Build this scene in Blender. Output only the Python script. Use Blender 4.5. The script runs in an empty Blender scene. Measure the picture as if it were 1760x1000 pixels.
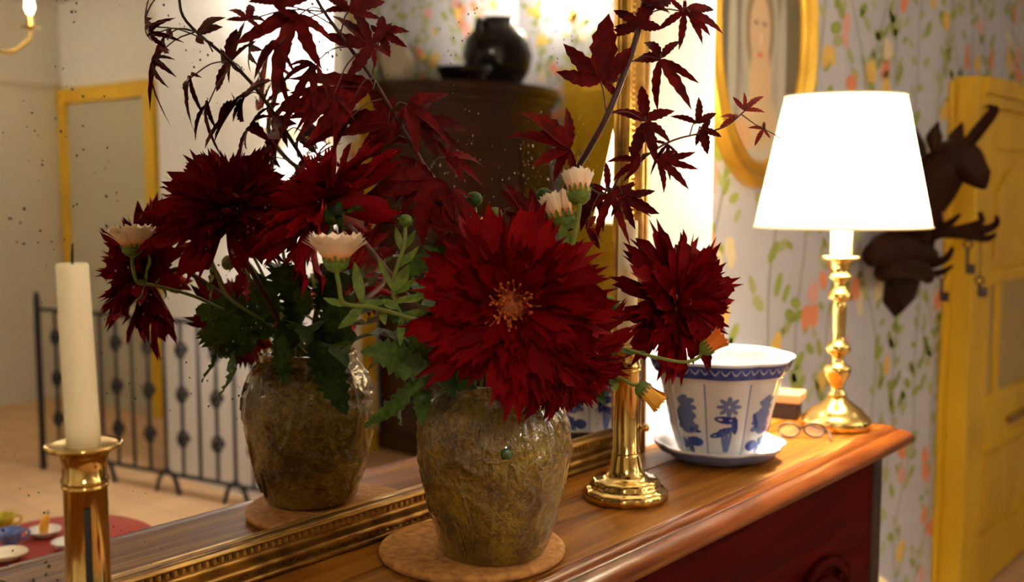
import bpy, math, random
from mathutils import Vector, Matrix, noise
random.seed(7)
sc = bpy.context.scene
COL = sc.collection
PI = math.pi

# ------------------------------------------------------------------ camera
T = 1.07                      # height of the sideboard top above the floor
FPX, HOR, CX, CY = 1880.0, 320.0, 880.0, 500.0
PITCH = math.atan((CY - HOR) / FPX)
YAW = math.atan(1575 * math.cos(PITCH) / FPX)      # wall direction (+x) lies this far right of the heading
CAM = Vector((0, 0, T + .45))
HV = Vector((math.cos(YAW), math.sin(YAW), 0)); RV = Vector((math.sin(YAW), -math.cos(YAW), 0)); UV = Vector((0, 0, 1))
FV = HV * math.cos(PITCH) - UV * math.sin(PITCH); VV = UV * math.cos(PITCH) + HV * math.sin(PITCH)
cd = bpy.data.cameras.new('camera'); cam = bpy.data.objects.new('camera', cd); COL.objects.link(cam)
cam.matrix_world = Matrix(((RV.x, VV.x, -FV.x, CAM.x), (RV.y, VV.y, -FV.y, CAM.y), (RV.z, VV.z, -FV.z, CAM.z), (0, 0, 0, 1)))
cd.sensor_width = 36; cd.lens = FPX / 1760 * 36; cd.clip_start = .02
cd.dof.use_dof = True; cd.dof.focus_distance = 1.26; cd.dof.aperture_fstop = 4.2
sc.camera = cam
# ------------------------------------------------------------------ world, exposure
w = bpy.data.worlds.new('world'); sc.world = w; w.use_nodes = True
w.node_tree.nodes['Background'].inputs[0].default_value = (1, .85, .65, 1)
w.node_tree.nodes['Background'].inputs[1].default_value = .05
vs = sc.view_settings; vs.view_transform = 'Standard'; vs.look = 'None'; vs.gamma = 1; vs.use_curve_mapping = False
vs.exposure = 1.0

LAMP_W = 46.0       # bulb in the table lamp
SCONCE_W = 85.0     # wall sconce on the partition
CHAND_W = 8.0      # each chandelier bulb
ADDED_PEND_W = 17.0       # added pendant behind the camera, fill light
ADDED_HALL_W = 34.0  # added landing lamp, extra light for the room
ALC_W = 9.0

def ray(u, v): return FV + RV * ((u - CX) / FPX) - VV * ((v - CY) / FPX)
def onz(u, v, z): d = ray(u, v); return CAM + d * ((z + T - CAM.z) / d.z)     # z measured from the table top
def ony(u, v, y): d = ray(u, v); return CAM + d * (y / d.y)
def onx(u, v, x): d = ray(u, v); return CAM + d * (x / d.x)
def dep(u, v, D): return CAM + ray(u, v) * D
YM = 1.01            # plane of the mirror glass
def mir(P): return Vector((P.x, 2 * YM - P.y, P.z))
def scr(a, b, c=0): return (RV * a + VV * b - FV * c)      # right, up, toward the viewer (world direction)

# ------------------------------------------------------------------ materials
MAT = {}
def mat(name, col, rough=.5, metal=0, **kw):
    if name in MAT: return MAT[name]
    m = bpy.data.materials.new(name); m.use_nodes = True; nt = m.node_tree
    b = nt.nodes['Principled BSDF']
    b.inputs['Base Color'].default_value = (*col, 1); b.inputs['Roughness'].default_value = rough; b.inputs['Metallic'].default_value = metal
    for k, val in kw.items():
        b.inputs[k.replace('_', ' ')].default_value = val
    MAT[name] = m; return m
def nodes(m): return m.node_tree, m.node_tree.nodes['Principled BSDF']
def N(nt, t, **kw):
    n = nt.nodes.new(t)
    for k, v in kw.items():
        if k in n.inputs.keys(): n.inputs[k].default_value = v
        else: setattr(n, k, v)
    return n
def ramp(nt, src, stops):
    r = nt.nodes.new('ShaderNodeValToRGB'); e = r.color_ramp.elements
    while len(e) < len(stops): e.new(.5)
    for i, (p, c) in enumerate(stops): e[i].position = p; e[i].color = (*c, 1)
    nt.links.new(src, r.inputs[0]); return r.outputs[0]
def coords(nt, scale=(1, 1, 1), kind='Object'):
    tc = nt.nodes.new('ShaderNodeTexCoord'); mp = nt.nodes.new('ShaderNodeMapping'); mp.inputs['Scale'].default_value = scale
    nt.links.new(tc.outputs[kind], mp.inputs[0]); return mp.outputs[0]
def mottled(name, c1, c2, scale=(8, 8, 8), rough=.5, metal=0, nscale=1.0, detail=4, lo=.35, hi=.65, bump=0, bscale=None, **kw):
    m = mat(name, c1, rough, metal, **kw); nt, b = nodes(m)
    n = N(nt, 'ShaderNodeTexNoise', Scale=nscale, Detail=detail); nt.links.new(coords(nt, scale), n.inputs['Vector'])
    nt.links.new(ramp(nt, n.outputs[0], [(lo, c1), (hi, c2)]), b.inputs['Base Color'])
    if bump:
        n2 = N(nt, 'ShaderNodeTexNoise', Scale=1.0, Detail=3); nt.links.new(coords(nt, bscale or scale), n2.inputs['Vector'])
        bp = N(nt, 'ShaderNodeBump', Strength=bump, Distance=.01); nt.links.new(n2.outputs[0], bp.inputs['Height']); nt.links.new(bp.outputs[0], b.inputs['Normal'])
    return m
def wood(name, cols, rough, sc_=(2.2, 26, 26), bump=.06, coat=0, spec=.5):
    m = mat(name, cols[0], rough, Specular_IOR_Level=spec); nt, b = nodes(m)
    v = coords(nt, sc_); n = N(nt, 'ShaderNodeTexNoise', Scale=1.3, Detail=6, Distortion=1.2); nt.links.new(v, n.inputs['Vector'])
    c = ramp(nt, n.outputs[0], [(.3, cols[0]), (.5, cols[1]), (.68, cols[2])]); nt.links.new(c, b.inputs['Base Color'])
    bp = N(nt, 'ShaderNodeBump', Strength=bump, Distance=.002); nt.links.new(n.outputs[0], bp.inputs['Height']); nt.links.new(bp.outputs[0], b.inputs['Normal'])
    if coat: b.inputs['Coat Weight'].default_value = coat; b.inputs['Coat Roughness'].default_value = .18
    return m
def varied(name, c1, c2, rough=.5, **kw):       # small colour differences from object to object
    m = mat(name, c1, rough, **kw); nt, b = nodes(m)
    oi = nt.nodes.new('ShaderNodeObjectInfo'); nt.links.new(ramp(nt, oi.outputs['Random'], [(0, c1), (1, c2)]), b.inputs['Base Color']); return m

M_top = wood('sideboard_top_wood', [(.10, .024, .002), (.23, .080, .008), (.36, .15, .018)], .40, spec=.10)
M_mould = wood('moulding_wood', [(.10, .018, .002), (.19, .045, .005), (.27, .08, .009)], .28, spec=.4)
M_body = wood('mahogany', [(.030, .0008, .0003), (.052, .0014, .0006), (.066, .003, .0010)], .55, spec=.03)
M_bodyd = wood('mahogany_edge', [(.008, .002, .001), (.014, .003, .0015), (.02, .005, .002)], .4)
M_gilt = mottled('gilt', (.50, .27, .05), (.22, .10, .02), (30, 30, 30), .36, .85, bump=.15)
M_giltb = mottled('gilt_bright', (.72, .42, .08), (.42, .22, .04), (20, 20, 20), .32, .8)
M_giltd = mottled('gilt_groove', (.10, .045, .010), (.05, .02, .006), (30, 30, 30), .6, .3)
M_brass = mottled('brass', (.74, .53, .19), (.58, .39, .11), (14, 14, 14), .13, 1)
M_brass2 = mottled('lamp_brass', (.86, .66, .24), (.72, .52, .15), (14, 14, 14), .16, 1)
M_wax = mat('wax', (.90, .79, .52), .45, Subsurface_Weight=.3, Subsurface_Radius=(.02, .012, .006)); MAT['wax'].node_tree.nodes['Principled BSDF'].inputs['Subsurface Scale'].default_value = .4
M_wick = mat('wick', (.01, .008, .007), .9)
M_black = mat('slot_dark', (.012, .008, .005), .6)
M_cork = mottled('cork', (.56, .26, .055), (.36, .14, .025), (90, 90, 90), .75, detail=6, bump=.35)
M_white = mat('plaster_white', (.84, .83, .83), .85)
M_ceil = mat('ceiling_white', (.80, .77, .70), .9)
M_cream = mottled('cream_wall', (.72, .68, .58), (.68, .63, .52), (2, 2, 2), .9)
M_paper = mottled('wallpaper_ground', (.56, .56, .63), (.50, .50, .56), (3, 3, .6), .8)
M_yellow = mottled('yellow_paint', (.70, .43, .008), (.58, .34, .008), (5, 5, 2), .5)
M_yellowd = mat('yellow_glazing', (.36, .24, .05), .35)
M_porc = mat('porcelain', (.74, .72, .72), .14)
M_blue = mottled('cobalt', (.018, .035, .24), (.05, .085, .36), (60, 60, 60), .15)
M_bluel = mat('cobalt_wash', (.15, .20, .42), .15)
M_iron = mat('wrought_iron', (.045, .045, .055), .55, .6)
M_shade = None
M_red = mat('red_cloth', (.33, .025, .012), .8)
M_leaf = varied('leaf_green', (.026, .062, .004), (.062, .105, .009), .5, Specular_IOR_Level=.22)
M_leafl = varied('leaf_pale_green', (.105, .165, .018), (.16, .21, .032), .5, Specular_IOR_Level=.25)
def speckle(m, sc_, lo):        # uneven leaf surface
    nt, b = nodes(m); src = b.inputs['Base Color'].links[0].from_socket; n_ = N(nt, 'ShaderNodeTexNoise', Scale=sc_, Detail=4, Distortion=.6); nt.links.new(coords(nt), n_.inputs['Vector'])
    mx = N(nt, 'ShaderNodeMix', data_type='RGBA', blend_type='MULTIPLY'); mx.inputs[0].default_value = 1; nt.links.new(src, mx.inputs[6]); nt.links.new(ramp(nt, n_.outputs[0], [(.35, lo), (.65, (1.15, 1.15, 1.0))]), mx.inputs[7]); nt.links.new(mx.outputs[2], b.inputs['Base Color'])
    bp_ = N(nt, 'ShaderNodeBump', Strength=.4, Distance=.002); nt.links.new(n_.outputs[0], bp_.inputs['Height']); nt.links.new(bp_.outputs[0], b.inputs['Normal'])
speckle(M_leaf, 90, (.45, .5, .4)); speckle(M_leafl, 120, (.65, .7, .6))
M_stem = mat('stem_green', (.17, .20, .035), .5, Specular_IOR_Level=.25)
M_stemr = mat('stem_red', (.075, .018, .010), .5)
M_bark = mottled('maple_bark', (.075, .014, .010), (.035, .010, .007), (60, 60, 60), .5)
M_maple = varied('maple_leaf', (.065, .0012, .0015), (.150, .003, .002), .6, Specular_IOR_Level=.08)
M_petal = varied('dahlia_petal', (.13, .0004, .0012), (.25, .0006, .0016), .6, Specular_IOR_Level=.06)
speckle(M_maple, 80, (.5, .5, .5)); speckle(M_petal, 60, (.6, .6, .6))
M_stamen = varied('stamen', (.85, .22, .02), (.75, .12, .02), .5)
M_cal = mat('calendula_petal', (.9, .5, .2), .5)
M_calo = mat('calendula_orange', (.85, .20, .015), .5)
M_caly = mat('calendula_yellow', (.90, .42, .03), .5)
M_dark = wood('cabinet_dark', [(.030, .007, .003), (.055, .013, .005), (.075, .018, .007)], .3, coat=.3)
M_pot = mat('black_glaze', (.012, .010, .009), .2)
M_bark2 = mat('carved_wood', (.020, .0042, .0014), .6, Specular_IOR_Level=.12)
M_steel = mat('wire_metal', (.07, .05, .04), .4, .7)
M_terra = None
# translucent shades, two-tone petal, terracotta, glass, mirror
def two_way(name, col, tr):
    m = bpy.data.materials.new(name); m.use_nodes = True; nt = m.node_tree; nt.nodes.remove(nt.nodes['Principled BSDF'])
    d = N(nt, 'ShaderNodeBsdfDiffuse'); d.inputs[0].default_value = (*col, 1); t = N(nt, 'ShaderNodeBsdfTranslucent'); t.inputs[0].default_value = (*col, 1)
    mx = N(nt, 'ShaderNodeMixShader'); mx.inputs[0].default_value = tr
    nt.links.new(d.outputs[0], mx.inputs[1]); nt.links.new(t.outputs[0], mx.inputs[2]); nt.links.new(mx.outputs[0], nt.nodes['Material Output'].inputs[0]); return m
M_shade = two_way('lamp_shade_cloth', (.95, .88, .74), .62)
nt, b = nodes(M_cal)       # orange at the base, pale apricot at the tips
tc = coords(nt); sp = nt.nodes.new('ShaderNodeSeparateXYZ'); nt.links.new(tc, sp.inputs[0])
nt.links.new(ramp(nt, sp.outputs[0], [(.10, (.9, .28, .02)), (.42, (.95, .62, .38)), (1, (.95, .80, .60))]), b.inputs['Base Color'])
b.inputs['Transmission Weight'].default_value = 0; b.inputs['Subsurface Weight'].default_value = .0
M_terra = mat('terracotta', (.45, .22, .10), .6); nt, b = nodes(M_terra)
br = N(nt, 'ShaderNodeTexBrick', Scale=3.2); br.offset = 0; br.inputs['Color1'].default_value = (.58, .36, .19, 1); br.inputs['Color2'].default_value = (.52, .30, .15, 1); br.inputs['Mortar'].default_value = (.36, .26, .17, 1)
br.inputs['Mortar Size'].default_value = .015; br.inputs['Brick Width'].default_value = .6; br.inputs['Row Height'].default_value = .6
nt.links.new(coords(nt), br.inputs['Vector']); nt.links.new(br.outputs[0], b.inputs['Base Color'])
# vase glass
M_vase = mat('vase_glass', (.23, .155, .030), .12, 0, IOR=1.5, Coat_Weight=1.0, Coat_Roughness=.03); nt, b = nodes(M_vase)
b.inputs['Transmission Weight'].default_value = .25
v = coords(nt, (1, 1, 1)); n1 = N(nt, 'ShaderNodeTexNoise', Scale=85, Detail=4, Distortion=2.2); nt.links.new(v, n1.inputs['Vector'])
n2 = N(nt, 'ShaderNodeTexNoise', Scale=14, Detail=3); nt.links.new(v, n2.inputs['Vector'])
mxv = N(nt, 'ShaderNodeMix', data_type='RGBA', blend_type='MULTIPLY'); mxv.inputs[0].default_value = .45
nt.links.new(ramp(nt, n2.outputs[0], [(.32, (.11, .045, .003)), (.5, (.27, .150, .009)), (.7, (.40, .26, .018))]), mxv.inputs[6])
nt.links.new(ramp(nt, n1.outputs[0], [(.38, (.2, .16, .12)), (.58, (1, 1, 1))]), mxv.inputs[7]); nt.links.new(mxv.outputs[2], b.inputs['Base Color'])  # lows of the relief darkened in the colour, painted shade
bp = N(nt, 'ShaderNodeBump', Strength=.9, Distance=.0045); nt.links.new(n1.outputs[0], bp.inputs['Height']); nt.links.new(bp.outputs[0], b.inputs['Normal'])
# old mirror with foxing specks
M_mirror = mat('old_mirror', (.80, .74, .62), .0, 1); nt, b = nodes(M_mirror)
v = coords(nt)
vo = N(nt, 'ShaderNodeTexVoronoi', Scale=110); nt.links.new(v, vo.inputs['Vector'])
big = N(nt, 'ShaderNodeTexNoise', Scale=5.5, Detail=3); nt.links.new(v, big.inputs['Vector'])
fine = N(nt, 'ShaderNodeTexNoise', Scale=70, Detail=5, Roughness=.7); nt.links.new(v, fine.inputs['Vector'])
thr = N(nt, 'ShaderNodeMapRange'); thr.inputs['From Min'].default_value = .40; thr.inputs['From Max'].default_value = .72; thr.inputs['To Min'].default_value = 0; thr.inputs['To Max'].default_value = .36
nt.links.new(big.outputs[0], thr.inputs[0])
lt = N(nt, 'ShaderNodeMath', operation='LESS_THAN'); nt.links.new(vo.outputs['Distance'], lt.inputs[0]); nt.links.new(thr.outputs[0], lt.inputs[1])
g2 = N(nt, 'ShaderNodeMath', operation='GREATER_THAN'); g2.inputs[1].default_value = .52; nt.links.new(fine.outputs[0], g2.inputs[0])
spk = sp = N(nt, 'ShaderNodeMath', operation='MULTIPLY'); nt.links.new(lt.outputs[0], sp.inputs[0]); nt.links.new(g2.outputs[0], sp.inputs[1])
cm = N(nt, 'ShaderNodeMix', data_type='RGBA'); cm.inputs[6].default_value = (.79, .765, .69, 1); cm.inputs[7].default_value = (.07, .042, .018, 1)
nt.links.new(sp.outputs[0], cm.inputs[0]); nt.links.new(cm.outputs[2], b.inputs['Base Color'])
inv = N(nt, 'ShaderNodeMath', operation='SUBTRACT'); inv.inputs[0].default_value = 1; nt.links.new(sp.outputs[0], inv.inputs[1]); nt.links.new(inv.outputs[0], b.inputs['Metallic'])
rr = N(nt, 'ShaderNodeMath', operation='MULTIPLY'); rr.inputs[1].default_value = .6; nt.links.new(sp.outputs[0], rr.inputs[0]); nt.links.new(rr.outputs[0], b.inputs['Roughness'])

# ------------------------------------------------------------------ object helpers
BASE = {}
def tag(o, label=None, cat=None, group=None, kind=None):
    for k, v_ in (('label', label), ('category', cat), ('group', group), ('kind', kind)):
        if v_: o[k] = v_
    return o
def thing(name, loc, label, cat, group=None):
    o = bpy.data.objects.new(name, None); COL.objects.link(o); o.location = loc; o.empty_display_size = .02; BASE[o.name] = Vector(loc)
    return tag(o, label, cat, group)
def part(name, verts, faces, m, parent=None, smooth=True, kind=None, mods=()):
    """verts in world space"""
    base = BASE[parent.name] if parent else Vector((0, 0, 0))
    me = bpy.data.meshes.new(name); me.from_pydata([tuple(Vector(p) - base) for p in verts], [], faces); me.update()
    ms = m if isinstance(m, (list, tuple)) else [m]
    for q in ms: me.materials.append(q)
    if smooth: me.polygons.foreach_set('use_smooth', [True] * len(me.polygons))
    o = bpy.data.objects.new(name, me); COL.objects.link(o)
    if parent: o.parent = parent
    BASE[o.name] = base
    if kind: o['kind'] = kind
    return o
def inst(name, me, M, parent):
    o = bpy.data.objects.new(name, me); COL.objects.link(o); o.parent = parent
    o.matrix_local = Matrix.Translation(-BASE[parent.name]) @ M; return o
def box(x0, x1, y0, y1, z0, z1):
    vs_ = [(x, y, z) for x in (x0, x1) for y in (y0, y1) for z in (z0, z1)]
    return vs_, [(0, 1, 3, 2), (4, 6, 7, 5), (0, 4, 5, 1), (2, 3, 7, 6), (0, 2, 6, 4), (1, 5, 7, 3)]
def cat(*ms):
    V, F = [], []
    for v_, f_ in ms:
        k = len(V); V += list(v_); F += [tuple(i + k for i in q) for q in f_]
    return V, F
def bbox(name, x0, x1, y0, y1, z0, z1, m, parent=None, bev=0, kind=None, seg=2):
    v_, f_ = box(x0, x1, y0, y1, z0, z1); o = part(name, v_, f_, m, parent, smooth=False, kind=kind)
    if bev:
        md = o.modifiers.new('bevel', 'BEVEL'); md.width = bev; md.segments = seg
    return o
def lathe(c, prof, seg=48, fr=None, ax=None):
    """prof: list of (r, z); fr(theta, i) scales the radius"""
    V, F = [], []; n = len(prof)
    for i, (r, z) in enumerate(prof):
        for k in range(seg):
            a = 2 * PI * k / seg; rr_ = r * (fr(a, i) if fr else 1)
            V.append(Vector((rr_ * math.cos(a), rr_ * math.sin(a), z)))
    for i in range(n - 1):
        for k in range(seg):
            F.append((i * seg + k, i * seg + (k + 1) % seg, (i + 1) * seg + (k + 1) % seg, (i + 1) * seg + k))
    if prof[0][0] > 1e-6: F.append(tuple(range(seg))[::-1])
    if prof[-1][0] > 1e-6: F.append(tuple((n - 1) * seg + k for k in range(seg)))
    Mx = Matrix.Identity(3)
    if ax is not None: Mx = Vector((0, 0, 1)).rotation_difference(Vector(ax)).to_matrix()
    return [Mx @ p + Vector(c) for p in V], F
def spline(pts, k=6):
    pts = [Vector(p) for p in pts]
    if len(pts) < 3: return pts
    out = []
    P = [pts[0] * 2 - pts[1]] + pts + [pts[-1] * 2 - pts[-2]]
    for i in range(1, len(P) - 2):
        a, b_, c, d = P[i - 1], P[i], P[i + 1], P[i + 2]
        for j in range(k):
            t = j / k
            out.append(.5 * ((2 * b_) + (c - a) * t + (2 * a - 5 * b_ + 4 * c - d) * t * t + (3 * b_ - a - 3 * c + d) * t ** 3))
    out.append(pts[-1]); return out
def tube(pts, r, seg=8, k=6, sp=True):
    path = spline(pts, k) if sp else [Vector(p) for p in pts]
    n = len(path); V, F = [], []; prev = None
    for i, p in enumerate(path):
        t = (path[min(i + 1, n - 1)] - path[max(i - 1, 0)]).normalized()
        if prev is None: u_ = t.orthogonal().normalized()
        else: u_ = (prev - t * prev.dot(t)).normalized()
        prev = u_; w_ = t.cross(u_)
        s = i / (n - 1)
        if callable(r): rad = r(s)
        elif isinstance(r, (list, tuple)):
            x = s * (len(r) - 1); j = min(int(x), len(r) - 2); rad = r[j] + (r[j + 1] - r[j]) * (x - j)
        else: rad = r
        for q in range(seg):
            a = 2 * PI * q / seg; V.append(p + (u_ * math.cos(a) + w_ * math.sin(a)) * rad)
    for i in range(n - 1):
        for q in range(seg):
            F.append((i * seg + q, i * seg + (q + 1) % seg, (i + 1) * seg + (q + 1) % seg, (i + 1) * seg + q))
    F.append(tuple(range(seg))[::-1]); F.append(tuple((n - 1) * seg + q for q in range(seg)))
    return V, F
def sweep(prof, a, b_, out, up):
    """extrude an open profile [(out, up)] from a to b"""
    a, b_, out, up = Vector(a), Vector(b_), Vector(out), Vector(up); n = len(prof)
    V = [a + out * p + up * q for p, q in prof] + [b_ + out * p + up * q for p, q in prof]
    return V, [(i, i + 1, n + i + 1, n + i) for i in range(n - 1)]
def disc(c, ax, r, seg=24):
    ax = Vector(ax).normalized(); u_ = ax.orthogonal().normalized(); w_ = ax.cross(u_)
    return [Vector(c) + (u_ * math.cos(2 * PI * k / seg) + w_ * math.sin(2 * PI * k / seg)) * r for k in range(seg)], [tuple(range(seg))]
def point(name, loc, watts, col, r=.03):
    l = bpy.data.lights.new(name, 'POINT'); l.energy = watts; l.color = col; l.shadow_soft_size = r
    o = bpy.data.objects.new(name, l); COL.objects.link(o); o.location = loc; return o
Z = lambda z: z + T

# ================================================================== THE SETTING
WY = 1.02; PY = 1.27            # mirror wall face, papered wall face
ex = ony(1223, 450, WY).x
def struct(name, x0, x1, y0, y1, z0, z1, m): return tag(bbox(name, x0, x1, y0, y1, z0, z1, m), kind='structure')
CE = 2.80
struct('floor', -2.2, 5.8, -5.7, 1.65, -.1, 0, M_terra)
struct('ceiling', -2.2, 5.8, -5.7, 1.65, CE, CE + .1, M_ceil)
struct('wall_mirror', -2.2, ex, WY, PY + .2, 0, CE, M_white)
wp = struct('wall_papered', ex, 5.8, PY, PY + .2, 0, CE, M_paper)
we = struct('wall_right', 5.6, 5.8, -2.8, PY, 0, CE, M_paper)
wr = struct('wall_alcove', 4.2, 5.6, -2.8, -2.6, 0, CE, M_paper)
struct('wall_landing', 4.0, 4.2, -5.7, -2.6, 0, CE, M_white)
struct('wall_back', -2.2, 4.0, -5.7, -5.5, 0, CE, M_cream)
struct('wall_left', -2.2, -2.0, -5.5, WY, 0, CE, M_cream)
struct('wall_partition', 3.2, 3.26, -3.02, 2 * YM - onx(575, 300, 3.2).y, 0, CE, M_white)

# --- printed vines, leaves and blossoms of the wallpaper
M_vine = mat('paper_vine', (.30, .30, .25), .8); M_pl = mat('paper_leaf', (.30, .36, .07), .8); M_pl2 = mat('paper_leaf_pale', (.42, .45, .20), .8)
M_b = [mat('paper_coral', (.74, .27, .13), .8), mat('paper_rose', (.72, .38, .32), .8), mat('paper_ochre', (.75, .50, .12), .8), mat('paper_straw', (.74, .64, .42), .8)]
def paper_print(wall, org, du, length, nrm, zr, seed, dens=1.0):
    rnd = random.Random(seed); org, du, nrm = Vector(org), Vector(du), Vector(nrm)
    VI, LE, L2, BL = [], [], [], [[] for _ in M_b]
    def P(s, z, e=.0012): return org + du * s + Vector((0, 0, z)) + nrm * e
    def blob(s, z, a, lx, ly, tgt, e):
        pts = []
        for k in range(8):
            t = 2 * PI * k / 8; x = math.cos(t) * lx; y = math.sin(t) * ly * (1 if abs(math.cos(t)) < .9 else .6)
            pts.append(P(s + x * math.cos(a) - y * math.sin(a), z + x * math.sin(a) + y * math.cos(a), e))
        tgt.append((pts, [tuple(range(8))]))
    s = .05
    while s < length:
        z = zr[0] - rnd.random() * .3; a = PI / 2; ph = rnd.random() * 6; pts = []; s0 = s
        while z < zr[1] + .1:
            x = s0 + .07 * math.sin(z * 4.5 + ph) + .03 * math.sin(z * 11 + ph * 2); pts.append((x, z)); z += .035
        V, F = [], []
        for i, (x, zz) in enumerate(pts):
            V += [P(x - .005, zz, .0008), P(x + .005, zz, .0008)]
            if i: F.append((2 * i - 2, 2 * i - 1, 2 * i + 1, 2 * i))
        VI.append((V, F))
        for (x, zz) in pts:
            for side in (-1, 1):
                if rnd.random() < .55 * dens:
                    l = .020 + rnd.random() * .020; an = PI / 2 - side * (.5 + rnd.random() * .9); d = .010 + rnd.random() ** 1.5 * .10
                    blob(x + side * d, zz + rnd.random() * .03, an, l, l * .5, LE if rnd.random() < .55 else L2, .0014)
            if rnd.random() < .20 * dens:
                side = rnd.choice((-1, 1)); t = rnd.choice((0, 0, 1, 1, 2, 2, 3)); cx_, cz_ = x + side * (.04 + .05 * rnd.random()), zz
                for k in range(rnd.choice((2, 3, 4))):
                    l = .020 + rnd.random() * .018
                    blob(cx_ + rnd.gauss(0, .016), cz_ + rnd.gauss(0, .013), PI / 2 + rnd.gauss(0, .5), l, l * .75, BL[t], .0016 + .0002 * k)
        s += .155 + rnd.random() * .05
    part('vine_print', *cat(*VI), M_vine, wall, False, 'stuff'); part('leaf_print', *cat(*LE), M_pl, wall, False, 'stuff'); part('pale_leaf_print', *cat(*L2), M_pl2, wall, False, 'stuff')
    for t, q in enumerate(BL):
        if q: part('blossom_print', *cat(*q), M_b[t], wall, False, 'stuff')
paper_print(wp, (ex + .3, PY, 0), (1, 0, 0), 3.4, (0, -1, 0), (.40, 2.3), 3)
paper_print(wr, (4.2, -2.6, 0), (1, 0, 0), 1.18, (0, 1, 0), (1.6, 2.6), 5)
paper_print(we, (5.6, -2.45, 0), (0, 1, 0), 1.45, (-1, 0, 0), (1.4, 2.6), 6)

# ------------------------------------------------------------------ yellow cupboard door built onto the papered wall
DY = PY - .09
def R4(u0, v0, u1, v1, y):       # rectangle on the door plane from two pixel corners
    a, b_ = ony(u0, v0, y), ony(u1, v1, y); return min(a.x, b_.x), max(a.x, b_.x), min(a.z, b_.z), max(a.z, b_.z)
dx0 = ony(1683, 200, DY).x; ztop = ony(1683, 128, DY).z; dw = 5.58
d1 = thing('door_1', (dx0, DY, 0), 'tall ochre yellow panelled cupboard door in a deep moulded casing', 'door'); d1['kind'] = 'structure'
del d1['category']
def dbox(name, x0, x1, y0, y1, z0, z1, m=M_yellow, bev=.004): return bbox(name, x0, x1, y0, y1, z0, z1, m, d1, bev)
dbox('casing_side', dx0, dx0 + .035, DY, PY - .001, 0, ztop)
dbox('casing_head', dx0 + .035, dw, DY - .02, PY - .001, ztop - .06, ztop)
dbox('casing_head_fillet', dx0 + .035, dw, DY - .008, PY - .001, ztop - .10, ztop - .06)
dbox('casing_outer_strip', dx0 - .05, dx0, PY - .02, PY - .001, 0, ztop - .02)
dbox('door_leaf', dx0 + .035, dw, DY + .03, PY - .002, .02, ztop - .10)
zr1 = ony(1690, 480, DY).z; zr2 = ony(1680, 704, DY).z; zr3 = ony(1680, 776, DY).z
xs0 = dx0 + .035; xs1 = ony(1690, 600, DY).x + .10
dbox('stile', xs0, xs1, DY + .012, DY + .03, .02, ztop - .10)
for z_, h_ in ((ztop - .24, .14), (zr1 - .03, .05), (zr3 - .02, zr2 - zr3 + .04), (.02, .2)):
    dbox('rail', xs1, dw, DY + .012, DY + .03, z_, z_ + h_)
xm = ony(1722, 600, DY).x
dbox('muntin', xm - .03, xm + .03, DY + .014, DY + .03, zr2, zr1)
dbox('pane', xs1, xm - .03, DY + .024, DY + .029, zr2, zr1, M_yellowd, 0); dbox('pane', xm + .03, dw, DY + .024, DY + .029, zr2, zr1, M_yellowd, 0)
# raised upper panel with arched head, raised lower panel
def arch_panel(x0, x1, z0, z1, y0, y1, name):
    n = 12; top = [(x0 + (x1 - x0) * k / n, z1 - .10 + .10 * math.sin(PI * k / n) ** 1.0) for k in range(n + 1)]
    out = [(x0, z0), (x1, z0)] + [(x, z) for x, z in reversed(top)]; m = len(out)
    V = [Vector((x, y0, z)) for x, z in out] + [Vector((x, y1, z)) for x, z in out]
    part(name, V, [tuple(range(m)), tuple(range(2 * m - 1, m - 1, -1))] + [(i, m + i, m + (i + 1) % m, (i + 1) % m) for i in range(m)], M_yellow, d1, False)
arch_panel(xs1 + .05, xs1 + .50, zr1 + .06, ztop - .30, DY + .016, DY + .031, 'raised_panel')
dbox('raised_panel', xs1 + .04, dw, DY + .018, DY + .03, .28, zr3 - .06)
for z_ in (zr2 - .004, zr3 - .022): dbox('moulding', xs1, dw, DY + .002, DY + .014, z_, z_ + .018)
hx = ony(1735, 715, DY).x
dbox('lock_bar', hx, hx + .3, DY - .012, DY + .012, ony(1735, 722, DY).z - .01, ony(1735, 722, DY).z + .012, mat('dull_ochre', (.22, .11, .02), .5))

# ================================================================== SIDEBOARD
SX0, SX1 = .12, 2.018
sb = thing('sideboard', (1.1, .9, 0), 'long dark reddish wooden sideboard with moulded top and arched carved panels', 'sideboard')
bbox('top_board', SX0, SX1 - .012, .762, .9272, Z(-.022), Z(0), M_top, sb, .0012)
bbox('top_board', SX0, SX1 - .012, .9304, WY - .001, Z(-.022), Z(0), M_top, sb, .0012)
prof = [(-.762, .0)]
pr = [(.762, -.0005), (.756, .0012), (.7485, .0012), (.744, -.003), (.7425, -.011), (.7385, -.011), (.7365, -.0058)]
for k in range(11):
    a = PI / 2 - PI * k / 10; pr.append((.738 - .022 * math.cos(a), -.023 + .0175 * math.sin(a)))
pr += [(.742, -.0415), (.752, -.044), (.756, -.050), (.770, -.052)]
def ring_sweep(pr):      # the moulding runs along the front, turns at the right-hand corner and returns to the wall
    V, F = [], []; n = len(pr)
    rows = [[Vector((SX0, y, Z(z))) for y, z in pr], [Vector((SX1 - .738 + .024 + (.738 - y) - .012 + .0, y, Z(z))) for y, z in pr], [Vector((SX1 - .738 + .024 + (.738 - y) - .012, WY - .001, Z(z))) for y, z in pr]]
    rows[1] = [Vector((SX1 - .014 + (.762 - y) * .8, y, Z(z))) for y, z in pr]; rows[2] = [Vector((p.x, WY - .001, p.z)) for p in rows[1]]
    for r_ in rows: V += r_
    for j in range(2):
        for i in range(n - 1): F.append((j * n + i, j * n + i + 1, (j + 1) * n + i + 1, (j + 1) * n + i))
    return V, F
part('edge_moulding', *ring_sweep(pr), M_mould, sb)
bx1 = ony(1516, 900, .775).x
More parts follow.
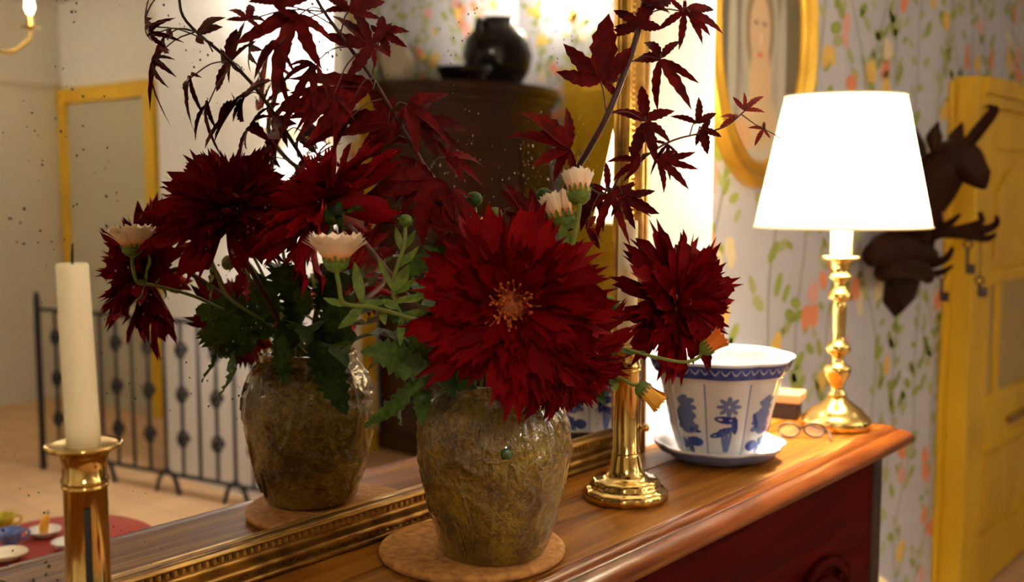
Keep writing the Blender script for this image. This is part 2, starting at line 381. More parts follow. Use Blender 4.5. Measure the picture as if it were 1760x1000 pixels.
bbox('carcass', SX0 + .03, bx1 - .004, .780, WY - .01, .08, Z(-.022), M_body, sb, .003)
bbox('plinth', SX0 + .02, bx1 + .01, .775, WY - .008, 0, .085, M_bodyd, sb, .006)
bbox('corner_stile', bx1 - .045, bx1, .775, .84, .08, Z(-.05), M_bodyd, sb, .008)
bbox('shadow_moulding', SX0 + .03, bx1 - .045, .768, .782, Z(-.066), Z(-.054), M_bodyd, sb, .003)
def arch_strip(cx_, wd, z0, ztop_, r, name):      # carved arch moulding on a door panel
    pts = [(cx_ - wd, .774, z0), (cx_ - wd, .774, ztop_ - wd * .9)]
    for k in range(9):
        a = PI - PI * k / 8; pts.append((cx_ + wd * math.cos(a), .774, ztop_ - wd * .75 + wd * .75 * math.sin(a)))
    pts += [(cx_ + wd, .774, z0)]
    part(name, *tube(pts, r, 8, 4), M_body, sb)
za = ony(1415, 968, .775).z; xa = ony(1415, 968, .775).x
for k in range(3):
    xc = xa - k * .62
    arch_strip(xc, .10, .2, za, .009, 'arch_moulding')
    arch_strip(xc, .07, .2, za - .03, .006, 'arch_moulding')

# ================================================================== GILT MIRROR
FY = .997                              # front of the frame
gx1 = ony(1114, 400, FY).x; gin = ony(1078, 400, FY).x; FW = gx1 - gin
gx0 = .20; gz0 = Z(.0); gz1 = 2.15; FH = .0485
mr = thing('gilt_mirror', ((gx0 + gx1) / 2, 1.0, T), 'large old foxed mirror in a carved gilt frame standing on the sideboard', 'mirror')
part('mirror_glass', [(gx0 + .03, YM, gz0 + .02), (gx1 - .03, YM, gz0 + .02), (gx1 - .03, YM, gz1 - .03), (gx0 + .03, YM, gz1 - .03)], [(0, 1, 2, 3)], M_mirror, mr, False)
bbox('backing_board', gx0 + .02, gx1 - .02, YM + .001, WY - .0005, gz0 + .012, gz1 - .02, M_bodyd, mr)
# profile: w = share of the face width from the outside, d = depth behind FY (negative = toward the room)
FP = [(0, .022), (0, .002), (.03, -.001), (.13, -.001), (.17, .004), (.22, .006), (.30, -.003), (.40, -.005), (.47, .001), (.50, .006), (.56, .009), (.68, .010), (.75, .005), (.79, .002), (.97, .002), (1.0, .005), (1.0, .012)]
def rail(name, a, b_, inward, width, miter):
    a, b_, inward = Vector(a), Vector(b_), Vector(inward); dirv = (b_ - a).normalized(); n = len(FP); V = []
    for e, s in ((a, 1), (b_, -1)):
        for w_, d in FP: V.append(e + inward * (w_ * width) + dirv * s * (w_ * miter) + Vector((0, d, 0)))
    return part(name, V, [(i, i + 1, n + i + 1, n + i) for i in range(n - 1)], M_gilt, mr, True)
rb = rail('frame_rail', (gx0, FY, gz0), (gx1, FY, gz0), (0, 0, 1), FH, FW)
rt = rail('frame_rail', (gx0, FY, gz1), (gx1, FY, gz1), (0, 0, -1), FH, FW)
rl = rail('frame_rail', (gx0, FY, gz0), (gx0, FY, gz1), (1, 0, 0), FW, FH)
rr_ = rail('frame_rail', (gx1, FY, gz0), (gx1, FY, gz1), (-1, 0, 0), FW, FH)
# carved teeth along the inner edge and the leaf row along the middle: one small piece each
def tooth_mesh(name, l, wd, h, m):
    V = [(-l / 2, 0, 0), (l / 2, 0, 0), (l / 2, 0, wd), (-l / 2, 0, wd), (-l * .36, -h, wd * .1), (l * .36, -h, wd * .1), (l * .30, -h, wd * .85), (-l * .30, -h, wd * .85)]
    me = bpy.data.meshes.new(name); me.from_pydata(V, [], [(0, 1, 5, 4), (1, 2, 6, 5), (2, 3, 7, 6), (3, 0, 4, 7), (4, 5, 6, 7)]); me.materials.append(m); me.update(); return me
def leafrow_mesh(name, l, wd, h, m):
    V = []; F = []
    for i in range(4):
        t = i / 3; wv = math.sin(PI * (.15 + .7 * t))
        V += [(-l * .48 * wv, 0, wd * t), (0, -h * wv, wd * t), (l * .48 * wv, 0, wd * t)]
        if i: k = 3 * i; F += [(k - 3, k - 2, k + 1, k), (k - 2, k - 1, k + 2, k + 1)]
    me = bpy.data.meshes.new(name); me.from_pydata(V, [], F); me.materials.append(m); me.update(); return me
tm = tooth_mesh('bead', .0058, FH * .17, .0055, M_giltb); lm = leafrow_mesh('carved_leaf', .010, FH * .21, .006, M_gilt)
g = bbox('groove', gx0 + FW, gx1 - FW, FY + .0015, FY + .004, gz0 + FH * .79, gz0 + FH * .92, M_giltd, rb)
bbox('lip', gx0 + FW, gx1 - FW, FY - .003, FY + .004, gz0 + FH * .93, gz0 + FH * .995, M_giltb, rb, .0008)
x = .44
while x < gin - .004:
    inst('bead', tm, Matrix.Translation((x, FY + .002, gz0 + FH * .765)), rb); x += .0098
x = .46
while x < gx1 - FW * .6:
    inst('carved_leaf', lm, Matrix.Translation((x, FY + .001, gz0 + FH * .24)), rb); x += .0112
RY = Matrix.Rotation(-PI / 2, 4, 'Y')
for k in range(78):
    z = gz0 + FH + .006 + k * .0098
    inst('bead', tm, Matrix.Translation((gx1 - FW * .765, FY + .002, z)) @ RY @ Matrix.Diagonal((1, 1, FW / FH, 1)), rr_)
for k in range(70):
    z = gz0 + FH * .6 + k * .0112
    inst('carved_leaf', lm, Matrix.Translation((gx1 - FW * .24, FY + .001, z)) @ RY @ Matrix.Diagonal((1, 1, FW / FH, 1)), rr_)
bbox('lip', gx1 - FW * .995, gx1 - FW * .93, FY - .003, FY + .004, gz0 + FH, gz1 - FH, M_giltb, rr_, .0008)
for (px, py, r_) in ((1103, 748, .008),):
    p = ony(px, py, FY)

# ================================================================== VASE ON ITS COASTER
VC = onz(849, 946, .012); VC.z = Z(.012)
cc = Vector((.976, .878, Z(.012)))
cs = thing('cork_coaster', (cc.x, cc.y, T), 'round thick cork mat under the textured glass vase', 'coaster')
part('cork_disc', *lathe((cc.x, cc.y, T), [(0, .0002), (.109, -.0002), (.114, .003), (.115, .008), (.112, .0112), (.107, .012), (0, .012)], 72), M_cork, cs)
vs_t = thing('glass_vase', VC, 'barrel shaped amber olive textured glass vase holding the dahlias', 'vase')
outer = [(0, 0), (.050, 0), (.058, .001), (.0625, .004), (.066, .012), (.0705, .028), (.0765, .050), (.0825, .075), (.0875, .100), (.0905, .124), (.0905, .143), (.0875, .162), (.081, .178), (.0725, .190), (.066, .197), (.064, .203), (.0665, .210)]
def interp(pr_, n):
    out = []
    for i in range(len(pr_) - 1):
        for k in range(n): t = k / n; out.append((pr_[i][0] * (1 - t) + pr_[i + 1][0] * t, pr_[i][1] * (1 - t) + pr_[i + 1][1] * t))
    out.append(pr_[-1]); return out
sp_ = spline([(r, z, 0) for r, z in outer[4:]], 8); oo = outer[:4] + [(p.x, p.y) for p in sp_]
no = len(oo); inner = [(r - .006, max(z, .010)) for r, z in reversed(oo) if z > .012] + [(0, .012)]
pv = oo + [(oo[-1][0] - .003, oo[-1][1] + .002)] + inner
Vv, Fv = lathe((0, 0, 0), pv, 220)
for i in range(no):
    if pv[i][1] < .008: continue
    for k in range(220):
        p = Vv[i * 220 + k]; q = Vector((p.x, p.y, p.z)); a = math.atan2(q.y, q.x); am = min(1, (pv[i][1] - .008) / .03)
        d = noise.noise(q * 80) * .0016 + noise.noise(q * 170 + Vector((5, 1, 2))) * .0010
        rid = 1 - abs(noise.noise(q * 26 + Vector((3, 7, 1)))) * 6
        if rid > 0: d += rid * .0022
        rid = 1 - abs(noise.noise(Vector((a * 2.0, q.z * 7, 2.2))) ) * 9       # long moulded ribs
        if rid > 0: d += rid * .0028
        n_ = Vector((q.x, q.y, 0)).normalized(); Vv[i * 220 + k] = p + n_ * d * am
part('vase_body', [p + VC for p in Vv], Fv, M_vase, vs_t)
fdir = Vector((-VC.x, -VC.y, 0)).normalized(); sdir = Vector((-fdir.y, fdir.x, 0))
def on_vase(s, z, e=.0015):    # s in radians to the right of the line to the camera
    r = 0
    for i in range(no - 1):
        if oo[i][1] <= z <= oo[i + 1][1] and oo[i + 1][1] > oo[i][1]: t = (z - oo[i][1]) / (oo[i + 1][1] - oo[i][1]); r = oo[i][0] * (1 - t) + oo[i + 1][0] * t
    d = fdir * math.cos(s) - sdir * math.sin(s) * -1
    return VC + d * (r + e) + Vector((0, 0, z))
for pts, r in (([(-.12, .150), (-.12, .135), (-.02, .132), (.10, .133), (.20, .137), (.22, .150)], .0022), ([(-.20, .155), (-.21, .165), (-.2, .172)], .002), ([(-.42, .095), (-.36, .07), (-.33, .04), (-.38, .02)], .0026), ([(-.75, .05), (-.6, .055), (-.55, .035), (-.5, .015)], .002), ([(.3, .11), (.25, .125), (.2, .13)], .002), ([(.5, .15), (.62, .12), (.75, .13)], .002)):
    part('moulded_relief', *tube([on_vase(s, z) for s, z in pts], r, 8, 5), M_vase, vs_t)
part('moulded_drop', *lathe(on_vase(.16, .1415, .001), [(0, -.001), (.006, 0), (.007, .002), (.004, .004), (0, .0045)], 16, ax=fdir), mat('drop_green', (.05, .10, .03), .1), vs_t)
MOUTH = VC + Vector((0, 0, .205))
SLOTS = []
def into_vase(p):
    """last points of a stem that comes from p: over the rim, through the neck, down into the water"""
    d = Vector((p.x - MOUTH.x, p.y - MOUTH.y)); a0 = math.atan2(d.y, d.x); best = None
    for ring in (.043, .033, .023, .013):
        for k in range(13):
            a = a0 + (k + 1) // 2 * (1 if k % 2 else -1) * .2; q = Vector((ring * math.cos(a), ring * math.sin(a)))
            gap = min([(q - o_).length for o_ in SLOTS] + [1]); score = min(gap, .0125) * 220 - abs(a - a0) * .25 - (.045 - ring) * 3
            if best is None or score > best[0]: best = (score, q)
    q = best[1]; SLOTS.append(q); Q = Vector((q.x, q.y, 0))
    return [MOUTH + Q * 1.12 + Vector((0, 0, .028)), MOUTH + Q * .98 + Vector((0, 0, -.012)), VC + Q * .95 + Vector((0, 0, .10)), VC + Q * .9 + Vector((0, 0, .022))]
def vase_r(z):
    for i in range(no - 1):
        if oo[i][1] <= z <= oo[i + 1][1] and oo[i + 1][1] > oo[i][1]: t = (z - oo[i][1]) / (oo[i + 1][1] - oo[i][1]); return oo[i][0] * (1 - t) + oo[i + 1][0] * t
    return 0
def off_vase(p, e=.009):        # push a point that would sink into the glass back onto its surface
    z = p.z - VC.z
    if not 0 < z < .2145: return p
    d = Vector((p.x - VC.x, p.y - VC.y)); R_ = max(vase_r(min(z, .2095)), .064) + e
    if d.length >= R_ or d.length < .02: return p
    d = d.normalized() * R_; return Vector((VC.x + d.x, VC.y + d.y, p.z))

# ================================================================== FLOWERS
def basis(z, xhint):
    z = Vector(z).normalized(); x_ = Vector(xhint); x_ = (x_ - z * x_.dot(z)).normalized(); y_ = z.cross(x_)
    return Matrix(((x_.x, y_.x, z.x, 0), (x_.y, y_.y, z.y, 0), (x_.z, y_.z, z.z, 0), (0, 0, 0, 1)))
def petal_mesh(seed, wmax, cup, curl, fork, side):
    rnd = random.Random(seed); nl, nw = 7, 4; V, F = [], []
    for i in range(nl + 1):
        t = i / nl; wv = wmax * (.34 + 1.35 * t - .75 * t * t) * (1 if t < .8 else 1 - (t - .8) * 1.2)
        bend = curl * t * t; lat = side * t * t
        for j in range(nw + 1):
            s = j / nw * 2 - 1; x_ = t
            if i == nl: x_ = t + (fork if j in (1, 3) else (-.13 if j == 2 else -.10)) + rnd.uniform(-.04, .04)
            if i == nl - 1 and j == 2: x_ -= .03
            yy = s * wv * .5 + lat; zz = cup * (s * s) * wv + bend + rnd.uniform(-.006, .006)
            if i == nl: yy = lat + s * wv * .5 * (.62 if j in (0, 4) else 1.15)
            V.append((x_, yy, zz))
    for i in range(nl):
        for j in range(nw): a = i * (nw + 1) + j; F.append((a, a + 1, a + nw + 2, a + nw + 1))
    me = bpy.data.meshes.new('petal'); me.from_pydata(V, [], F); me.materials.append(M_petal); me.polygons.foreach_set('use_smooth', [True] * len(me.polygons)); me.update(); return me
PET = [petal_mesh(s, *a) for s, a in enumerate([(.36, .22, .12, .10, .05), (.32, .40, -.16, .08, -.08), (.38, .20, .24, .14, .10), (.30, .48, -.06, .06, -.04), (.37, .28, -.28, .12, .02), (.32, .34, .16, .04, -.12)])]
def serrated(name, base, tip, nrm, width, droop, parent, m, teeth=9, depth=.16, fold=.25):
    base, tip, nrm = Vector(base), Vector(tip), Vector(nrm).normalized(); ax = tip - base; L = ax.length; ax.normalize(); side = ax.cross(nrm).normalized(); nn = side.cross(ax)
    V, F = [], []; n = teeth * 2
    for i in range(n + 1):
        t = i / n; wv = width * math.sin(PI * min(1, t * .93 + .05)) ** .8 * (1 - .25 * t)
        if i % 2 == 0: wv *= 1 - depth * 1.4
        else: wv *= 1 + depth
        if i == n: wv = .0004
        c = base + ax * (L * t) - Vector((0, 0, 1)) * droop * L * t * t + nn * (.05 * L * math.sin(t * 7 + width * 90))
        tz = .02 * L * math.sin(i * 1.9)
        V += [off_vase(c - side * wv + nn * (fold * wv + tz)), off_vase(c), off_vase(c + side * wv + nn * (fold * wv - tz))]
        if i: k = 3 * i; F += [(k - 3, k - 2, k + 1, k), (k - 2, k - 1, k + 2, k + 1)]
    o = part(name, V, F, m, parent); return o
def dahlia(label, c, axis, R, n, seed, stem_r=.0035, open_=False, e0=-22, e1=72, grp='dahlias in the vase'):
    rnd = random.Random(seed); c = Vector(c); axis = Vector(axis).normalized()
    root = thing('dahlia', c, label, 'flower', None)
    B = Matrix.Translation(c) @ basis(axis, axis.orthogonal())
    for i in range(n):
        t = (i + .5) / n; phi = i * 2.39996 + rnd.uniform(-.2, .2)
        e = math.radians(e0 + (e1 - e0) * t ** 1.25 + rnd.uniform(-13, 13)); L = R * (1 - (.50 if open_ else .58) * t) * rnd.uniform(.88, 1.1)
        r0 = .016 * (1 - .35 * t) if not open_ else .016 - .002 * t
        Mx = B @ Matrix.Rotation(phi, 4, 'Z') @ Matrix.Translation((r0, 0, -.008 + .014 * t)) @ Matrix.Rotation(-e, 4, 'Y') @ Matrix.Rotation(rnd.uniform(-.5, .5), 4, 'X') @ Matrix.Diagonal((L, L * rnd.uniform(.9, 1.25), L, 1))
        for _ in range(8):                       # petals stop short of the glass
            if (Mx @ Vector((1.05, 0, 0))).y < YM - .004: break
            Mx = Mx @ Matrix.Diagonal((.86, .95, .9, 1))
        for _ in range(10):                      # and lie against the vase, not in it
            if all((off_vase(Mx @ Vector((x_, y_, 0)), .011) - Mx @ Vector((x_, y_, 0))).length < 1e-6 for x_ in (.25, .5, .75, 1.0, 1.12) for y_ in (-.15, 0, .15)): break
            Mx = Mx @ Matrix.Rotation(-.14, 4, 'Y') @ Matrix.Diagonal((.95, 1, 1, 1))
        inst('petal', PET[rnd.randrange(6)], Mx, root)
    part('flower_centre', *lathe(c - axis * .008, [(.012, 0), (.017, .004), (.016, .012), (.010, .017), (0, .019)], 20, ax=axis), mat('flower_heart', (.42, .10, .02), .7), root)
    sf = []
    if open_:
        for k in range(75):
            a = k * 2.4; rr2 = .004 + .013 * math.sqrt(k / 75); p = B @ Vector((rr2 * math.cos(a), rr2 * math.sin(a), .006)); q = B @ Vector((rr2 * rnd.uniform(1.2, 1.9) * math.cos(a + rnd.gauss(0, .3)), rr2 * rnd.uniform(1.2, 1.9) * math.sin(a + rnd.gauss(0, .3)), .018 + .008 * rnd.random()))
            sf.append(tube([p, (p + q) / 2 + Vector((rnd.gauss(0, .001),) * 3), q], [.0009, .0008, .0013], 4, 2))
        part('stamens', *cat(*sf), M_stamen, root, kind='stuff')
    cal = part('calyx', *lathe(c - axis * .026, [(.004, 0), (.010, .004), (.015, .012), (.017, .019)], 16, ax=axis), M_leaf, root)
    for k in range(6):
        a = k * PI / 3; d = B.to_3x3() @ Vector((math.cos(a), math.sin(a), -.35)); p = c - axis * .014 + d * .012
        serrated('sepal', p, p + d * .022 - axis * .006, -axis, .006, .1, cal, M_leaf, 3, .02)
    st = c - axis * .026
    mid = st - axis * .035
    part('stem', *tube([st, mid] + into_vase(mid), stem_r, 8, 6), M_stemr, root)
    return root

P1 = dep(880, 524, 1.075)
D1 = dahlia('large open crimson dahlia with orange centre facing outward above the vase', P1, -FV * .96 - RV * .04 - VV * .03, .0915, 98, 1, open_=True, e0=-26, e1=64)
P2 = dep(974, 626, 1.205)
D2 = dahlia('crimson dahlia hanging low against the rim of the vase', P2, scr(.45, -.62, .5), .073, 84, 2)
P3 = dep(1170, 517, 1.36)
D3 = dahlia('crimson dahlia reaching out over the blue and white pot', P3, scr(.42, .10, .62), .084, 84, 3)
P4 = dep(556, 352, 1.195)
D4 = dahlia('dark crimson dahlia turned towards the mirror', P4, scr(-.66, .62, .05), .084, 92, 4)

# serrated dahlia leaves, children of the plant they grow on
def leafpx(root, u0, v0, d0, u1, v1, d1_, wpx, tilt=(0, 0), droop=.12, m=M_leaf, teeth=8):
    a, b_ = dep(u0, v0, d0), dep(u1, v1, d1_); wd = wpx / FPX * (d0 + d1_) / 2
    return serrated('leaf', a, b_, scr(tilt[0], tilt[1] + .35, 1), wd, droop, root, m, teeth, .04 if m is M_leafl else .16)
leafpx(D1, 735, 640, 1.20, 620, 588, 1.17, 42, (.2, .5)); leafpx(D1, 725, 655, 1.21, 628, 738, 1.20, 20, (-.3, .2), .0)
leafpx(D1, 728, 648, 1.19, 722, 722, 1.17, 19, (.3, .2)); leafpx(D1, 740, 645, 1.19, 822, 672, 1.17, 18, (0, .6), .0)
leafpx(D1, 735, 640, 1.22, 700, 560, 1.20, 24, (.5, .2)); leafpx(D1, 790, 650, 1.22, 765, 575, 1.2, 22, (-.4, .3))
leafpx(D2, 1010, 640, 1.28, 1040, 690, 1.26, 14); leafpx(D2, 960, 660, 1.28, 1010, 630, 1.3, 18, (0, .5))
leafpx(D4, 775, 640, 1.285, 695, 560, 1.265, 34, (.2, .6)); leafpx(D4, 700, 560, 1.30, 650, 500, 1.28, 24, (.3, .5)); leafpx(D4, 738, 600, 1.29, 752, 505, 1.285, 22, (.6, .2))
leafpx(D4, 760, 420, 1.30, 700, 470, 1.28, 26, (.2, .4)); leafpx(D4, 772, 352, 1.3, 750, 330, 1.29, 12, (.2, .4))
leafpx(D3, 1020, 600, 1.36, 1050, 545, 1.36, 16); leafpx(D3, 1000, 420, 1.30, 965, 445, 1.28, 15, (.2, .4))
# back of the bouquet, facing the mirror
for (a, l, up, wd, rt_) in ((60, .115, .05, .030, D4), (112, .12, .02, .030, D4), (130, .13, .05, .030, D1), (20, .10, .06, .028, D3), (110, .10, .11, .026, D4), (50, .09, .12, .024, D3), (145, .10, .12, .028, D4)):
    d = Vector((math.cos(math.radians(a)), math.sin(math.radians(a)), 0)); p = MOUTH + d * .052 + Vector((0, 0, .020 + up * .4)); q = p + d * l + Vector((0, 0, up))
    q.y = min(q.y, YM - .02)
    serrated('leaf', p, q, Vector((0, 0, 1)) + d * .3, wd, .35, rt_, M_leaf, 9)

def leafm(root, u0, v0, d0, u1, v1, d1_, wpx, droop=.1):
    a, b_ = mir(dep(u0, v0, d0)), mir(dep(u1, v1, d1_)); n_ = scr(0, .4, 1); n_ = Vector((n_.x, -n_.y, n_.z))
    serrated('leaf', a, b_, n_, wpx / FPX * (d0 + d1_) / 2, droop, root, M_leaf, 9)
for q in ((470, 572, 1.46, 335, 515, 1.46, 44, D1), (530, 575, 1.44, 615, 572, 1.44, 34, D4), (540, 580, 1.43, 595, 700, 1.42, 34, D4), (450, 570, 1.46, 375, 605, 1.46, 30, D1), (480, 572, 1.43, 492, 655, 1.41, 20, D1), (470, 555, 1.45, 440, 460, 1.46, 30, D1), (500, 555, 1.45, 520, 450, 1.46, 28, D4), (550, 570, 1.44, 610, 500, 1.46, 30, D4), (450, 560, 1.45, 390, 535, 1.46, 28, D1)):
    leafm(q[7], *q[:7])
# --- calendulas
def cal_mesh(m, name):
    V, F = [], []
    for i in range(5):
        t = i / 4; wv = .19 * (.5 + .8 * t - .35 * t * t)
        for j in range(3):
            s = j - 1; x_ = t
            if i == 4: x_ = t + (.05 if j != 1 else -.07)
            V.append((x_, s * wv, .12 * s * s * wv + .10 * math.sin(t * 2.6)))
    for i in range(4):
        for j in range(2): a = i * 3 + j; F.append((a, a + 1, a + 4, a + 3))
    me = bpy.data.meshes.new(name); me.from_pydata(V, [], F); me.materials.append(m); me.polygons.foreach_set('use_smooth', [True] * len(me.polygons)); me.update(); return me
CM = {'pale': cal_mesh(M_cal, 'ray_petal'), 'orange': cal_mesh(M_calo, 'ray_petal'), 'yellow': cal_mesh(M_caly, 'ray_petal')}
def cup(root, c, axis, r, k=14):
    q = part('calyx', *lathe(c - axis * r * .9, [(r * .22, -r * .1), (r * .66, .12 * r), (r * .95, .45 * r), (r * 1.0, .85 * r)], 18, ax=axis), M_leafl, root)
    B = Matrix.Translation(c) @ basis(axis, axis.orthogonal())
    for i in range(k):
        a = 2 * PI * i / k; p = B @ Vector((r * 1.0 * math.cos(a), r * 1.0 * math.sin(a), -.15 * r)); t = B @ Vector((r * 1.14 * math.cos(a), r * 1.14 * math.sin(a), .55 * r))
        serrated('sepal', p, t, B.to_3x3() @ Vector((math.cos(a), math.sin(a), 0)), r * .17, 0, q, M_leafl, 3, .02, .1)
def calendula(label, c, axis, r, kind, elev, L, stem, n=26, seed=0, stem_r=.0022, rings=2):
    rnd = random.Random(seed); c = Vector(c); axis = Vector(axis).normalized(); root = thing('calendula', c, label, 'flower')
    B = Matrix.Translation(c) @ basis(axis, axis.orthogonal())
    for i in range(n):
        ph = 2 * PI * i / n * rings + rnd.uniform(-.06, .06); e = math.radians(elev + (12 if i > n / rings else 0) + rnd.uniform(-6, 6)); l = L * rnd.uniform(.92, 1.06)
        inst('ray_petal', CM[kind], B @ Matrix.Rotation(ph, 4, 'Z') @ Matrix.Translation((r * .85, 0, 0)) @ Matrix.Rotation(-e, 4, 'Y') @ Matrix.Diagonal((l, l * 1.15, l * .8, 1)), root)
    part('disc_florets', *lathe(c - axis * r * .2, [(r * .9, 0), (r * .85, r * .5), (r * .4, r * .8), (0, r * .85)], 16, ax=axis), mat('calendula_disc', (.55, .20, .02), .7), root)
    cup(root, c, axis, r)
    part('stem', *tube([c - axis * r * .9] + [Vector(p) for p in stem] + into_vase(Vector(stem[-1])), stem_r, 8, 6), M_stem, root)
    return root
C1 = calendula('pale apricot calendula on a curved stem between vase and its reflection', dep(578, 447, 1.082), scr(.02, 1, .10), .0125, 'pale', 42, .029, [dep(583, 490, 1.084), dep(592, 521, 1.09), dep(640, 528, 1.10), dep(700, 545, 1.14), dep(775, 570, 1.17)], 42, 1, rings=3)
leafpx(C1, 600, 526, 1.10, 555, 513, 1.095, 8, (0, .2), 0, M_leafl, 4); leafpx(C1, 622, 520, 1.10, 609, 450, 1.10, 11, (.2, 0), 0, M_leafl, 4); leafpx(C1, 625, 527, 1.10, 582, 566, 1.09, 11, (0, .1), 0, M_leafl, 4); leafpx(C1, 615, 524, 1.11, 665, 518, 1.11, 9, (0, .2), 0, M_leafl, 4); leafpx(C1, 655, 530, 1.12, 662, 558, 1.12, 8, (0, .2), 0, M_leafl, 4)
C2 = calendula('pale calendula seen from below, upper one of the pair beside the right-hand candle', dep(995, 333, 1.17), scr(-.05, .9, -.35), .0125, 'pale', 74, .025, [dep(992, 380, 1.17), dep(978, 440, 1.18), dep(940, 560, 1.25)], 28, 2, .0028)
C3 = calendula('pale calendula cupped in dark sepals, lower one of the pair beside the right-hand candle', dep(966, 376, 1.235), scr(-.25, .95, -.2), .0145, 'pale', 70, .028, [dep(970, 420, 1.24), dep(955, 480, 1.25)], 28, 3)
leafpx(C2, 978, 428, 1.20, 963, 385, 1.19, 12, (0, 0), 0, M_leafl, 3)
C4 = calendula('half closed orange calendula on a long stem in front of the blue and white pot', dep(1215, 597, 1.30), scr(.75, .55, .1), .0095, 'orange', 80, .024, [dep(1200, 615, 1.30), dep(1172, 622, 1.29), dep(1120, 612, 1.28), dep(1060, 600, 1.29), dep(1000, 622, 1.325)], 22, 4, .002)
C5 = calendula('drooping yellow calendula hanging beside the brass candlestick', dep(1106, 670, 1.27), scr(.72, -.60, .1), .010, 'yellow', 80, .026, [dep(1085, 660, 1.27), dep(1062, 648, 1.28), dep(1022, 642, 1.31)], 20, 5, .002)
leafpx(C4, 1050, 602, 1.28, 1110, 606, 1.28, 6, (0, .6), 0, M_leaf, 4)
leafpx(C5, 1055, 650, 1.26, 1058, 672, 1.26, 9, (0, .2), 0, M_leafl, 3); leafpx(C4, 1060, 603, 1.28, 1047, 630, 1.28, 8, (0, .2), 0, M_leafl, 3)
# --- unopened buds
def bud(label, c, axis, r, stem, m=M_leafl, leaves=True):
    c = Vector(c); axis = Vector(axis).normalized(); root = thing('flower_bud', c, label, 'flower bud'); B = Matrix.Translation(c) @ basis(axis, axis.orthogonal())
    part('bud_head', *lathe(c - axis * r, [(r * .3, 0), (r * .9, r * .45), (r * 1.08, r), (r * .85, r * 1.6), (r * .35, r * 1.9), (0, r * 1.92)], 18, ax=axis), m, root)
    for i in range(7):
        a = 2 * PI * i / 7; p = B @ Vector((r * .5 * math.cos(a), r * .5 * math.sin(a), -r * .8)); t = B @ Vector((r * 1.5 * math.cos(a), r * 1.5 * math.sin(a), r * .35 * (1 if i % 2 else -1)))
        serrated('sepal', p, t, B.to_3x3() @ Vector((math.cos(a), math.sin(a), .5)), r * .3, -.1, root, m, 3, .02)
    part('stem', *tube([c - axis * r] + [Vector(p) for p in stem] + into_vase(Vector(stem[-1])), .0022, 8, 6), M_stem, root); return root
B1 = bud('round green bud standing upright near the pale apricot calendula', dep(697, 379, 1.17), scr(.05, 1, 0), .0072, [dep(695, 420, 1.17), dep(682, 460, 1.17), dep(676, 500, 1.18), dep(700, 550, 1.2)])
for q in ((690, 430, 680, 390, 7), (694, 430, 715, 395, 7), (684, 460, 720, 425, 9), (678, 500, 705, 455, 13), (678, 505, 715, 480, 10), (680, 520, 740, 505, 9), (676, 500, 648, 440, 6), (690, 545, 745, 530, 9), (685, 530, 655, 515, 10), (690, 545, 688, 595, 8)): leafpx(B1, q[0], q[1], 1.175, q[2], q[3], 1.17, q[4], (0, .2), 0, M_leafl, 4)
bud('green bud standing at the top edge of the large open dahlia', dep(851, 367, 1.13), scr(.05, 1, .1), .0072, [dep(855, 395, 1.14), dep(860, 430, 1.2)])
bud('curled dark green bud behind the pair of pale calendulas', dep(935, 335, 1.27), scr(.2, .8, .3), .0090, [dep(930, 370, 1.265), dep(905, 450, 1.255)], M_leaf)
bud('small drooping bud in front of the right-hand candle', dep(1056, 530, 1.30), scr(.3, -.8, .4), .0085, [dep(1050, 512, 1.3), dep(1020, 520, 1.3), dep(990, 580, 1.32)], M_leaf)
bud('brown spent seed head at the left edge of the large dahlia', dep(744, 477, 1.19), scr(-.4, .3, .8), .0095, [dep(765, 490, 1.21), dep(800, 560, 1.24), MOUTH], mat('seed_brown', (.20, .13, .03), .7))
bud('green bud rising behind the dahlias near the maple stem', dep(815, 342, 1.315), scr(-.1, .9, .2), .0095, [dep(818, 390, 1.32), dep(840, 480, 1.32)], M_leaf)

